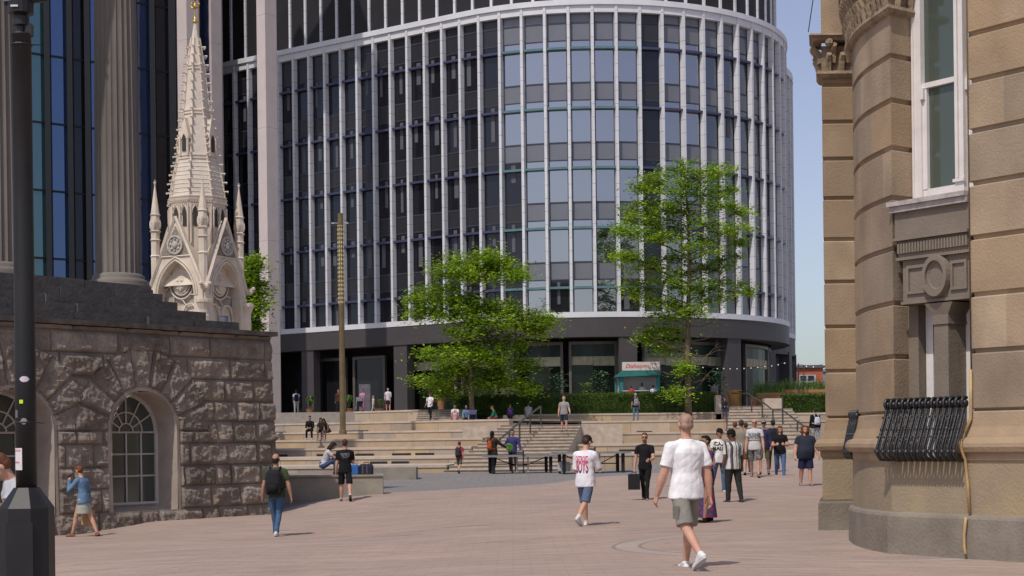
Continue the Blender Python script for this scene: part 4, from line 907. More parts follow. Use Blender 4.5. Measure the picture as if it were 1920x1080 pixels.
mb = MB(); wbox(mb, .61, .84, .08, .44, 1.2, 2.97); wbox(mb, .59, .86, .06, .46, 2.971, 3.01); wbox(mb, .60, .85, .07, .45, 3.011, 3.10); mb.hexa([W(.60, .07, 3.101), W(.85, .07, 3.101), W(.85, .45, 3.101), W(.60, .45, 3.101), W(.50, .03, 3.25), W(.95, .03, 3.25), W(.95, .46, 3.25), W(.50, .46, 3.25)]); radd('colonnette', mb, PANST)
mb = MB(); 
for (u0, u1) in ((.0, .12), (KU-.12, KU-.004)): pass
# upper sash window (white) and lower window
mb = MB(); wbox(mb, .0, .16, .42, .56, 4.64, 9.5); wbox(mb, .76, .90, .36, .5, 4.64, 9.5); wbox(mb, 1.16, KU-.004, .42, .56, 4.64, 9.5); wbox(mb, .16, .76, .46, .54, 4.64, 4.84); wbox(mb, .90, 1.16, .46, .54, 4.64, 4.84)
wbox(mb, .16, .76, .44, .52, 6.20, 6.27); wbox(mb, .90, 1.16, .44, .52, 6.20, 6.27)
for u in (.16, .90):
    wbox(mb, u, u+.07, .45, .53, 4.84, 6.2); wbox(mb, u+.0, u+.05, .40, .46, 6.05, 6.2)
wbox(mb, .70, .76, .45, .53, 4.84, 6.2); wbox(mb, .02, .05, .40, .43, 4.64, 9.5); wbox(mb, .80, .83, .33, .37, 4.9, 9.5); wbox(mb, .74, .92, .33, .37, 4.85, 4.89)
wf_ = radd('sash_window', mb, WHITE); mb = MB(); wbox(mb, .14, 1.18, .505, .52, 4.7, 9.5); radd('pane', mb, WGL, wf_); mb = MB()
for k in range(12): wbox(mb, .3+k*.02, .312+k*.02, .53+.01*(k % 2), .54+.01*(k % 2), 4.8, 9.4)
radd('curtain', mb, CURT, wf_)
mb = MB(); wbox(mb, .18, .30, .44, .54, 1.2, 3.28); wbox(mb, .79, .92, .44, .54, 1.2, 3.28); wbox(mb, .36, 1.14, .46, .54, 2.1, 2.18); wf2 = radd('lower_window', mb, WHITE)
mb = MB(); wbox(mb, .3, 1.2, .50, .52, 1.2, 3.28); radd('pane', mb, GL_DARK, wf2)
mb = MB(); wbox(mb, .0, .17, .3, .5, 1.2, 3.27); radd('jamb_stone', mb, PANST)
# iron window guard with curled tops
ig = thing('iron_window_guard', 'black wrought-iron window guard with a row of curled tops, in front of the sash window', 'railing', W(.6, 0, 1.2)); io = Vector(W(.6, 0, 1.2))
def guard_bar(u, s=1., WF=W, org=io, par=None):
    mb = MB(); pts = []
    for a in np.linspace(-.6, 5.2, 14):
        r = .075*(1-.075*(a+.6)); pts.append((-.075+0*a - r*math.sin(a)*1.0+0, 1.93+r*math.cos(a)))
    vv = [(-.10-.0, 1.86), (-.15, 1.72), (-.24, 1.5), (-.30, 1.36), (-.305, 1.27), (-.24, 1.20), (-.06, 1.19)]
    crv = [(p_[0], p_[1]) for p_ in pts[::-1]]
    mb.tube([WF(u, v, z) for v, z in crv], .021, 6); mb.tube([WF(u, v, z) for v, z in [(-.06, 1.98)]+vv], .02, 6); mb.ball(WF(u, -.075, 1.93), .045, 7, 5); mb.ball(WF(u, -.295, 1.30), .036, 6, 4); mb.ball(WF(u, -.2, 1.6), .03, 6, 4)
    mb.tube([WF(u+.05, v-.01, z) for v, z in vv[:6]], .012, 4)
    mb.v = [(x-org.x, y-org.y, z-org.z) for x, y, z in mb.v]; return mb.build('curled_bar', IRON, par, smooth=True)
for k in range(14): guard_bar(-.05+k*.097, par=ig)
mb = MB()
for v, z in ((-.13, 1.76), (-.24, 1.5), (-.30, 1.32), (-.05, 1.205)): mb.tube([W(-.1, v, z), W(1.26, v, z)], .014, 5)
mb.v = [(x-io.x, y-io.y, z-io.z) for x, y, z in mb.v]; mb.build('rail', IRON, ig)
# second guard round the bow, seen edge-on
i2 = Vector((5.01, 23.6, 1.2)); ig2 = thing('iron_window_guard', 'small black iron guard seen edge-on between the far pier and the bowed pier', 'railing', i2)
for k in range(4): guard_bar(k*.11, WF=lambda u, v, z: (5.06+v*.45, 23.3+u*1.2, 1.2+(z-1.2)*.85), org=i2, par=ig2)
# cable trunking up the wall
CON = mat('tan_conduit', (.46, .31, .14), .6, .15, 4.); cd = thing('cable_conduit', 'tan jointed cable pipe climbing the stone corner beside the window guard', 'pipe', W(KU, -.1, 0)); cb = Vector(W(KU, -.1, 0))
def cond(pts, nm='conduit_length', m=CON, r=.02):
    mb = MB(); mb.tube([Vector(W(u, v, z))-cb for u, v, z in pts], r, 7); mb.build(nm, m, cd, smooth=True)
cond([(KU+.02, -.03, 2.35), (KU+.02, -.03, 1.9), (KU+.02, -.04, 1.72), (KU-.01, -.12, 1.55)]); cond([(KU-.02, -.20, 1.44), (KU-.02, -.2, 1.36), (KU-.02, -.11, 1.2), (KU+.01, -.10, .9), (KU+.03, -.10, .52)]); cond([(KU+.03, -.17, .47), (KU+.0, -.17, .25), (KU-.0, -.17, .08), (KU+.04, -.2, .0)])
cond([(KU+.01, -.012, 9.3), (KU+.015, -.014, 5), (KU+.015, -.014, 2.35)], 'thin_cable', mat('brown_cable', (.12, .075, .05), .7), .008)
# ---------------------------------------------------------------- foreground black lamp column (left)
BLK = mat('black_gloss_paint', (.012, .012, .014), .5, .2, 3., .03, 40, spec=.4, dirt=((.03, .028, .029), (3, 3, .8), .5))
LY = 12.; lb = P(52, 1080, LY); lx = lb.x; lg = G(lx, LY); lp = thing('street_lamp', 'tall black lamp column with faceted pedestal base and stickers at the left edge', 'street lamp', (lx, LY, lg)); 
def lz(y): return P(52, y, LY).z-lg
mb = MB(); hw = .187; oc = lambda r: [(r*s, r*c) for s, c in ((.45, 1), (1, .45), (1, -.45), (.45, -1), (-.45, -1), (-1, -.45), (-1, .45), (-.45, 1))]
def oct_loft(rs):
    v = []; f = []
    for r, z in rs: v += [(x, y, z) for x, y in oc(r)]
    for i in range(len(rs)-1):
        for j in range(8): f.append((i*8+j, i*8+(j+1) % 8, (i+1)*8+(j+1) % 8, (i+1)*8+j))
    f.append(tuple(range(8))[::-1]); f.append(tuple(range((len(rs)-1)*8, len(rs)*8))); return v, [q[::-1] for q in f]
mb.add(*oct_loft([(hw, -.1), (hw, .12), (hw*.985, .14), (hw*.985, lz(952)), (hw*.96, lz(950)), (.085, lz(914))])); mb.build('pedestal', BLK, lp)
mb = MB(); mb.box((0, -hw-.003, lz(1030)), (.2, .012, .42)); mb.build('access_door', BLK, lp)
mb = MB(); mb.lathe([(.078, lz(915)), (.077, lz(700)), (.074, lz(400)), (.073, lz(68)), (.08, lz(67)), (.08, lz(64)), (.055, lz(63))], n=24); mb.build('pole', BLK, lp, smooth=True)
mb = MB(); mb.lathe([(.035, lz(64)), (.035, lz(50)), (.06, lz(48)), (.06, lz(32)), (.045, lz(30)), (.045, lz(28)), (.092, lz(26)), (.095, lz(5)), (.06, lz(2)), (.06, lz(-30))], n=16); mb.tube([(-.12, 0, lz(4)), (.2, 0, lz(-3))], .03, 6); mb.box((.06, 0, lz(57)), (.05, .06, .09)); mb.build('lamp_bracket', BLK, lp)
for zz in (85, 792):
    mb = MB(); mb.lathe([(.079, lz(zz+2)), (.083, lz(zz)), (.079, lz(zz-2))], n=20); mb.tube([(.08, -.02, lz(zz)), (.15, -.03, lz(zz)-.005)], .005, 4); mb.build('band_clamp', BLK, lp)
def sticker(px0, px1, y0, y1, c, nm, oval=False):
    mb = MB(); n = 6; z0, z1 = lz(y1), lz(y0); m_ = F/LY
    for i in range(n):
        t0, t1 = i/n, (i+1)/n; 
        def xy(t): x = ((px0+(px1-px0)*t)-52)/m_; r = .0785; return (x, -math.sqrt(max(1e-5, r*r-x*x)))
        a, b = xy(t0), xy(t1); k0 = 1 if not oval else math.sqrt(max(.02, 1-(2*t0-1)**2)); k1 = 1 if not oval else math.sqrt(max(.02, 1-(2*t1-1)**2)); zc, hh = (z0+z1)/2, (z1-z0)/2
        mb.quad((a[0], a[1], zc-hh*k0), (b[0], b[1], zc-hh*k1), (b[0], b[1], zc+hh*k1), (a[0], a[1], zc+hh*k0))
    return mb.build(nm, mat('sticker_%s' % nm, c, .6, .08, 30.), lp)
sticker(47, 64, 706, 717, (.62, .52, .6), 'oval_sticker', True); sticker(46, 53, 750, 757, (.55, .75, .03), 'yellow_sticker'); sticker(36, 42, 769, 783, (.13, .13, .15), 'worn_sticker'); sticker(48, 60, 784, 796, (.25, .25, .25), 'torn_sticker', True)
sticker(33.5, 50, 840, 881, (.66, .64, .65), 'poster'); sticker(33.5, 47, 843, 847, (.6, .12, .15), 'red_lettering_strip'); sticker(33.5, 45, 865, 868.5, (.6, .12, .15), 'red_lettering_line')
lab = MB(); lab.box((-.02, -.097, lz(17)), (.055, .006, .014)); lab.build('white_label', mat('label_white', (.6, .6, .6), .5), lp)
# ---------------------------------------------------------------- slender bronze light mast on the steps
bp = P(643, 808, 90); ml = thing('light_mast', 'slender bronze light mast with perforated upper half standing on the seating steps', 'lamp post', bp); top = P(638, 400, 90).z-bp.z
BRZ = mat('bronze_mast', (.20, .145, .075), .4, .15, 2., metal=.5); BRL = mat('mast_louvre', (.55, .47, .26), .5, .1)
mb = MB(); mb.lathe([(.23, -.2), (.22, .02), (.165, .05), (.16, top*.55), (.15, top*.96), (.15, top)], n=14); mb.build('shaft', BRZ, ml)
for a in (-112, -68, -15, 195):
    mb = MB(); mb.tube([(.15*math.cos(rad(a)), .15*math.sin(rad(a)), top*.945-k*.06) for k in range(76)], [.04 if k % 4 < 2 else .008 for k in range(76)], 6); mb.build('louvre_strip', BRL, ml)
mb = MB(); mb.tube([(-.48, 0, top*.955), (.42, 0, top*.955)], .025, 5); mb.box((-.42, 0, top*.955), (.16, .1, .07)); mb.box((.36, 0, top*.955), (.16, .1, .07)); mb.build('cross_arm', mat('arm_pale', (.4, .38, .37), .5), ml)
# ---------------------------------------------------------------- handrails
RAIL = mat('handrail_metal', (.05, .045, .04), .4, .15, 3., spec=.6)
def rail(name, label, pts, posts, Y0, Y1, x0, x1):
    def at(px, py, yy=None): Y = Y0+(Y1-Y0)*(px-x0)/(x1-x0); return P(px, py, Y)
    o = at(*pts[0]); t = thing(name, label, 'handrail', o, 0, 'metal handrails on the steps')
    mb = MB(); mb.tube([at(*p)-o for p in pts], .045, 6); mb.build('top_rail', RAIL, t)
    for px, ya, yb in posts: mb = MB(); a, b = at(px, ya), at(px, yb); b.x, b.y = a.x, a.y; mb.tube([a-o, b-o], .05, 6); mb.build('post', RAIL, t)
rail('handrail', 'sloping dark handrail climbing the middle flight behind the table tennis players', [(937, 824), (973, 793), (1013, 762)], [(955, 810, 832), (974, 792, 830), (994, 777, 815), (1014, 762, 800)], 67, 84, 937, 1013)
rail('handrail', 'dark handrail with a level top end on the right-hand flight above the walkers', [(1372, 737), (1402, 738), (1434, 757), (1449, 769), (1467, 769)], [(1409, 740, 774), (1429, 752, 795), (1449, 768, 802), (1467, 744, 812)], 103, 92, 1372, 1467)
rail('handrail', 'lower sloping handrail beside the pale end wall and the short hedge', [(1467, 769), (1495, 790), (1525, 812)], [(1495, 789, 828), (1521, 810, 842)], 92, 84, 1467, 1525)
# ---------------------------------------------------------------- benches, tables, bags
SLAB = mat('grey_granite_bench', (.30, .265, .22), .85, .12, 1.5, .2, 20, c2=(.20, .185, .165))
a, b = P(470, 892, 45.5), P(718, 893, 45.5); zt_ = b.z; zg = min(G(a.x, 45), G(b.x, 45))-.1; mb = MB(); mb.hexa([(a.x, 45.5, zg), (b.x, 45.5, zg), (b.x-.1, 46.9, zg), (a.x, 46.9, zg), (a.x, 45.5, zt_), (b.x, 45.5, zt_), (b.x-.1, 46.9, zt_), (a.x, 46.9, zt_)]); mb.hexa([(a.x, 45.46, zt_+.002), (b.x+.02, 45.46, zt_+.002), (b.x-.1, 46.92, zt_+.002), (a.x, 46.92, zt_+.002), (a.x, 45.46, zt_+.05), (b.x+.02, 45.46, zt_+.05), (b.x-.1, 46.92, zt_+.05), (a.x, 46.92, zt_+.05)])
tag(mb.build('stone_bench', SLAB), 'long low grey stone bench with a girl and bags on it', 'bench'); BZ = zt_+.05
a, b = P(698, 877, 58), P(780, 877, 58); mb = MB(); zz = a.z; mb.box(((a.x+b.x)/2, 58.6, zz/2), (b.x-a.x, 1.2, zz)); tag(mb.build('stone_bench', SLAB), 'grey block added for the shaded riser of the lowest seating step', 'bench')  # added block: its grey stands for shade on the lowest riser
def bag(name, label, x0, x1, y0, y1, Y, m, cat='bag', z=None):
    a, b = P(x0, y1, Y), P(x1, y0, Y); z0 = a.z if z is None else z; w_, h = b.x-a.x, b.z-a.z; mb = MB()
    pr = [(.92, 0), (1., .08), (1., .75), (.9, .95), (.7, 1.)]; v = []; f = []
    for k, t in pr: v += [(sx*w_/2*k, sy*.13*k, t*h) for sx, sy in ((-1, -.8), (-.8, -1), (.8, -1), (1, -.8), (1, .8), (.8, 1), (-.8, 1), (-1, .8))]
    n = 8
    for i in range(len(pr)-1):
        for j in range(n): f.append((i*n+j, i*n+(j+1) % n, (i+1)*n+(j+1) % n, (i+1)*n+j))
    f += [tuple(range(n))[::-1], tuple(range((len(pr)-1)*n, len(pr)*n))]; mb.add(v, f); o = mb.build(name, m, smooth=False); o.location = ((a.x+b.x)/2, Y+.13, z0); tag(o, label, cat)
    hb = MB(); hb.tube([(-w_*.2, 0, h*.98), (-w_*.15, 0, h*1.14), (w_*.15, 0, h*1.14), (w_*.2, 0, h*.98)], .012, 5); hb.build('handle', m, o); return o
bag('tote_bag', 'bright blue bag standing on the long stone bench', 657, 672, 874, 893, 45.7, mat('blue_bag', (.03, .13, .38), .6), z=BZ)
bg2 = bag('holdall', 'dark navy holdall with pale trim on the bench beside the blue bag', 673, 699, 873, 893, 45.7, mat('navy_bag', (.018, .018, .035), .6), z=BZ)
mb = MB()
for x in (-.09, .03): mb.box((x, -.135, .15), (.012, .01, .24))
mb.build('trim', mat('bag_trim', (.25, .22, .3), .6), bg2)
TTOP = mat('table_top_blue_grey', (.20, .235, .27), .35, .06, 2., spec=.5); TLEG = mat('table_leg_black', (.02, .02, .022), .5); TSIL = mat('table_frame_silver', (.32, .32, .33), .4, .1, 4., metal=.4)
def pp_table(cx, zt, Y, rz, label):
    p = P(cx, zt, Y); g = G(p.x, Y); t = thing('table_tennis_table', label, 'table', (p.x, Y, g), rz, 'outdoor table tennis tables below the steps'); h = p.z-g
    mb = MB(); mb.box((0, 0, h-.03), (2.74, 1.52, .05)); mb.build('table_top', TTOP, t); mb = MB(); 
    for d in ((0, -.77, 2.74, .03), (0, .77, 2.74, .03), (-1.385, 0, .03, 1.57), (1.385, 0, .03, 1.57)): mb.box((d[0], d[1], h-.035), (d[2], d[3], .07))
    mb.build('table_edge', TSIL, t)
    for sx in (-1.12, 1.12):
        for sy in (-.55, .55): mb = MB(); mb.box((sx, sy, (h-.07)/2+.03), (.12, .09, h-.13)); mb.tube([(sx-.04, sy, .05), (sx+.04, sy, .05)], .05, 8); mb.build('leg', TLEG, t)
    for sx in (-.22, .22):
        for sy in (-.6, .6): mb = MB(); mb.tube([(sx, sy, h-.07), (sx, sy, .06)], .028, 6); mb.tube([(sx-.03, sy, .05), (sx+.03, sy, .05)], .06, 8); mb.build('frame_leg', TSIL, t)
    mb = MB(); 
    for sx in (-1, 1): mb.tube([(sx*1.05, 0, h-.08), (sx*.25, 0, .3)], .018, 5); mb.tube([(sx*.22, -.6, .32), (sx*.22, .6, .32)], .02, 5)
    mb.tube([(-.22, -.6, .32), (.22, -.6, .32)], .02, 5); mb.tube([(-1.1, .5, .35), (1.1, .5, .35)], .02, 5); mb.build('brace', TLEG, t)
    mb = MB(); mb.box((0, 0, h+.07), (.012, 1.75, .14)); n_ = mb.build('net', mat('net_dark', (.11, .11, .11), .9), t); mb = MB(); mb.box((0, 0, h+.145), (.02, 1.75, .02)); mb.build('net_tape', mat('net_tape', (.6, .6, .58), .8), n_)
    for sy in (-.88, .88): mb = MB(); mb.box((0, sy, h+.06), (.05, .05, .24)); mb.build('net_post', TLEG, t)
pp_table(975, 853, 62.5, rad(8), 'table tennis table with two people playing at it'); pp_table(1108, 847, 60.5, rad(7), 'table tennis table partly behind the youth in the pink-printed shirt')
pv = bag('carrier_bag', 'pale rumpled plastic bag on the ground under the table tennis table end', 1046, 1070, 866, 884, 60.3, mat('plastic_white', (.45, .45, .47), .5)); 
# ---------------------------------------------------------------- terrace: kiosk, planters, lights
TEAL = mat('teal_paint', (.03, .19, .185), .5, .08, 2.); KW = mat('kiosk_white', (.60, .56, .54), .6, .06); KSH = mat('kiosk_shutter', (.42, .40, .40), .7, .05, 2., stretch=(1, 1, 1))
KY = 107.; ko = P(1197, 737, KY); ko.z = TZ; kk_ = thing('kiosk', 'small teal and white food kiosk with a lettered sign box on its roof', 'kiosk', ko)
def kx(px): return (px-1197)/F*KY
def kz(y): return P(1197, y, KY).z-TZ
for x in (1165, 1234): mb = MB(); mb.box((kx(x), 0, kz(706)/2), (.26, .2, kz(706))); mb.build('post', TEAL, kk_)
for x, y_ in ((1156, .9), (1234, 1.4)): mb = MB(); mb.box((kx(x), y_, kz(708)/2), (.12, .12, kz(708))); mb.build('post', TEAL, kk_)
mb = MB(); mb.box((kx(1199), 0, kz(735)/2), (kx(1234)-kx(1165)-.3, .18, kz(733))); mb.build('front_panel', TEAL, kk_)
mb = MB(); mb.box((kx(1199), .8, kz(706)/2), (kx(1232)-kx(1166), .05, kz(706))); mb.box((kx(1160), .5, kz(709)/2), (.05, .9, kz(709)-.1)); mb.build('back_panel', KSH, kk_)
mb = MB(); mb.box((kx(1199), -.25, kz(733)), (kx(1232)-kx(1168), .6, .06)); mb.build('counter', KW, kk_)
mb = MB(); z0, z1 = kz(704), kz(696); mb.hexa([(kx(1152), -.3, z0-.1), (kx(1239), -.3, z0), (kx(1239), 1.7, z0), (kx(1152), 1.7, z0-.1), (kx(1166), -.3, z1), (kx(1239), -.3, z1), (kx(1239), 1.6, z1), (kx(1166), 1.6, z1)]); mb.build('roof', TEAL, kk_)
mb = MB(); mb.box((kx(1202), -.2, (kz(695)+kz(679))/2), (kx(1238)-kx(1167), .25, kz(679)-kz(695))); kb = mb.build('sign_box', KW, kk_)
def ktext(t, px, y, sz, c, sh=0, bo=0.):
    me = text_mesh(t, sz, sh, bo); o = bpy.data.objects.new('lettering', me); COL.objects.link(o); me.materials.append(mat('kiosk_text_'+str(c[0]), c, .6)); o.parent = kb; o.matrix_local = Matrix.Translation((kx(px), -.332, kz(y))) @ Matrix.Rotation(rad(90), 4, 'X')
ktext('Dishoom', 1192, 687, .38, (.6, .04, .04), .35, .003); ktext('CHAI', 1225, 683, .17, (.25, .25, .24), 0, .004); ktext('NAAN', 1233, 683, .12, (.25, .25, .24)); ktext('ROLLS', 1227, 690.5, .12, (.6, .1, .08), 0, .003)
# potted palms and planters along the terrace
POT = mat('terracotta_pot', (.34, .16, .08), .8, .15, 4.); WOODP = mat('timber_planter', (.33, .17, .07), .7, .2, 3., stretch=(1, 1, 6)); GP = mat('planter_green', (.09, .17, .04), .6, .3, 2., attr=[(.05,.11,.02),(.10,.19,.04),(.19,.27,.07)]); translucent(GP, .3)
DKL = mat('dark_foliage', (.03, .07, .03), .5, .3, 2., attr=[(.012,.04,.018),(.03,.08,.03),(.05,.12,.045)])
def plant(name, label, cat, px, y0, y1, Y, wpx, pot, m=GP, blades=60, style='palm', z=None, group=None, seed=1):
    rn = random.Random(seed+int(px)); b = P(px, y1, Y); b.z = TZ if z is None else z; H = P(px, y0, Y).z-b.z; Wd = wpx/F*Y; t = thing(name, label, cat, b, 0, group); ph = 0
    if pot:
        ph = pot; mb = MB(); mb.lathe([(.22, 0), (.3, ph*.9), (.32, ph*.92), (.32, ph), (.2, ph)], n=12); mb.build('pot', POT, t)
    lf = MB()
    for k in range(blades):
        lf.val = rn.random(); a = rn.uniform(0, 6.28); u = Vector((math.cos(a), math.sin(a), 0)); sd = Vector((-u.y, u.x, 0))
        if style == 'palm':
            r = Wd/2*rn.uniform(.3, 1); h = (H-ph)*rn.uniform(.6, 1); w_ = .045; o_ = Vector((0, 0, ph)); p0, p1, p2 = o_, o_+u*r*.45+Vector((0, 0, h)), o_+u*r+Vector((0, 0, h*rn.uniform(.5, .9)))
            lf.add([p0-sd*.01, p0+sd*.01, p1-sd*w_, p1+sd*w_, p2], [(0, 1, 3, 2), (2, 3, 4)])
        else:
            p = Vector((rn.gauss(0, Wd*.25), rn.gauss(0, .3), ph+(H-ph)*rn.random()**.8)); leaf(lf, p, rn.uniform(.12, .3), rn, .9, .45)
    if style != 'palm':
        st_ = MB(); st_.tube([(0, 0, ph), (.05, 0, H*.6)], .03, 5); st_.build('stem', BARK, t)
    lf.build('leaves', m, t); return t
plant('potted_palm', 'leafy palm in a terracotta pot at the left end of the hedge', 'potted plant', 828, 722, 768, 104, 26, .75, blades=50)
plant('potted_palm', 'wide dark green palm before the column behind the man with a backpack', 'potted plant', 582, 742, 772, 115.5, 30, .4, blades=50)
plant('potted_palm', 'green feathery palm behind the bronze mast', 'potted plant', 655, 740, 770, 113, 26, .35, blades=60)
plant('potted_plant', 'small bright green plant between the child and the woman in white', 'potted plant', 713, 748, 768, 112.5, 16, .3, blades=40)
plant('shrub', 'dark foliage seen through the shop window behind the tree', 'shrub', 1050, 700, 760, 109.5, 26, .3, DKL, 240, 'bush'); plant('shrub', 'round bright shrub over the hedge left of the kiosk', 'shrub', 1100, 718, 760, 108, 22, .3, GP, 260, 'bush'); plant('shrub', 'dark leafy shrub in the window nearest the kiosk', 'shrub', 1128, 695, 760, 109, 34, .3, DKL, 420, 'bush')
plant('shrub', 'dark straggly shrub against the shopfront right of the kiosk', 'shrub', 1262, 700, 760, 108, 36, .3, DKL, 420, 'bush'); plant('shrub', 'pale green shrub at the hedge top beside the tall tree', 'shrub', 1272, 722, 760, 106, 26, .3, GP, 220, 'bush'); plant('shrub', 'climbing dark shrub beside the column right of the tall tree', 'shrub', 1345, 695, 760, 110, 28, .3, DKL, 420, 'bush'); plant('shrub', 'low pale shrub behind the hedge near the tree with layered sprays', 'shrub', 960, 724, 760, 108, 46, .3, GP, 300, 'bush')
# long timber planters with grasses on the right of the terrace
for (x0, x1, y0, Y, lab_) in ((1415, 1470, 737, 106, 'long timber planter of mixed grasses left of the short hedge'), (1465, 1560, 731, 107, 'long planter of tall grasses and flowers above the short hedge')):
    a, b = PXX(x0, Y, TZ), PXX(x1, Y, TZ); h = P(x0, y0, Y).z-TZ; t = thing('planter', lab_, 'planter', ((a.x+b.x)/2, Y, TZ)); mb = MB(); mb.box((0, 0, h/2), (b.x-a.x, .7, h)); 
    for k in range(5): mb.box((0, -.36, h*(k+.5)/5), (b.x-a.x, .02, h/5-.03))
    mb.build('timber_box', WOODP, t); lf = MB(); rn = random.Random(x0)
    for k in range(700):
        lf.val = rn.random(); p = Vector((rn.uniform(-1, 1)*(b.x-a.x)/2, rn.uniform(-.3, .3), h)); q = p+Vector((rn.gauss(0, .12), rn.gauss(0, .1), rn.uniform(.25, .8))); lf.add([p-Vector((.02, 0, 0)), p+Vector((.02, 0, 0)), q], [(0, 1, 2)])
        if k % 5 == 0: leaf(lf, q, .14, rn, 1., .6)
    lf.build('grasses', GP, t)
mb = MB(); a = P(1378, 762, 105.5); mb.lathe([(.36, 0), (.5, 1.05), (.5, 1.1), (.42, 1.1)], n=14); o = mb.build('wooden_tub', mat('orange_timber', (.46, .23, .07), .7, .15, 3.)); o.location = (a.x, 105.5, TZ); tag(o, 'tall tapered orange timber tub at the top of the right-hand flight', 'tub')
plant('potted_plant', 'pale leafy plant in a wide terracotta pot above the right-hand flight', 'potted plant', 1412, 738, 762, 105, 26, .62, GP, 90, 'bush')
# table with parasol-free top near tub
mb = MB(); a = P(1393, 735, 105.2); mb.lathe([(.25, -1.0+a.z*0), (.04, -.97), (.04, -.03), (.42, -.02), (.42, 0)], n=14); o = mb.build('bistro_table', TLEG); o.location = (a.x, 105.2, TZ+1.0); tag(o, 'small round dark table beside the orange timber tub', 'table')
# festoon lights
BULB = bpy.data.materials.new('bulb'); BULB.use_nodes = True; bb = BULB.node_tree.nodes['Principled BSDF']; bb.inputs['Emission Color'].default_value = (1, .9, .75, 1); bb.inputs['Emission Strength'].default_value = .5; bb.inputs['Base Color'].default_value = (.8, .75, .65, 1)
fe = thing('string_lights', 'drooping string of small white bulbs above the terrace planters', 'string lights', P(1290, 680, 106)); fo_ = P(1290, 680, 106)
fp = [(1290, 680), (1303, 686), (1318, 689), (1345, 691), (1357, 691), (1369, 691.5), (1382, 691.5), (1395, 691), (1408, 690), (1421, 689), (1434, 687), (1447, 686), (1459, 684), (1471, 681), (1497, 684), (1512, 687), (1525, 688), (1545, 684)]
mb = MB(); mb.tube([P(x, y-1.5, 106)-fo_ for x, y in fp], .012, 4); mb.build('cable', RAIL, fe)
for x, y in fp: mb = MB(); q = P(x, y, 106)-fo_; mb.ball(q, .04, 6, 5); mb.build('bulb', BULB, fe)
for px, ya in ((1497, 682), (1383, 600)):
    if px == 1383: continue
    a = P(px, ya, 106); mb = MB(); mb.tube([(0, 0, 0), (0, 0, a.z-TZ)], .05, 6); mb.tube([(.35, 0, 0), (.35, 0, a.z-TZ-.1)], .03, 5); o = mb.build('light_pole', RAIL); o.location = (a.x, 106, TZ); tag(o, 'thin dark pole holding the string of bulbs at the building edge', 'pole')
# distant buildings on the right
RBK = mat('red_brick', (.42, .13, .07), .85, .12, .6); DR = MB()
a, b = P(1500, 690, 175), P(1536, 690, 175); bt = thing('brick_building', 'red brick building with a large white-framed window far off right', 'building', ((a.x+b.x)/2, 178, 0)); 
mb = MB(); w_ = b.x-a.x+2.2; mb.box((-.7, 0, a.z/2), (w_, 6, a.z)); mb.build('wall', RBK, bt); mb = MB(); mb.box((-.7, 0, a.z+.15), (w_+.5, 6.5, .3)); mb.build('roof', mat('slate_grey', (.12, .12, .14), .7), bt)
mb = MB(); z0, z1 = P(1500, 728, 175).z, P(1500, 703, 175).z; mb.box((-.3, -3.02, (z0+z1)/2), (1.9, .1, z1-z0)); wd = mb.build('window', mat('pale_frame', (.45, .45, .52), .5), bt); mb = MB()
for sx in (-.72, .12):
    for sz in (.03, .52): mb.box((sx, -3.09, z0+(z1-z0)*(sz+.22)), (.66, .03, (z1-z0)*.38))
mb.build('pane', GL_DARK, wd)
mb = MB(); a, b = P(1536, 697, 190), P(1600, 697, 190); mb.box(((a.x+b.x)/2, 193, a.z/2), (b.x-a.x, 6, a.z)); mb.box(((a.x+b.x)/2, 193, a.z+.15), (b.x-a.x+.4, 6.4, .3)); 
for k in range(5): mb.box((a.x+.8+k*.9, 189.95, a.z-1.6), (.5, .1, 1.2))
tag(mb.build('grey_building', mat('blue_grey_render', (.22, .27, .33), .8)), 'blue-grey building behind the red brick one at the far right', 'building')
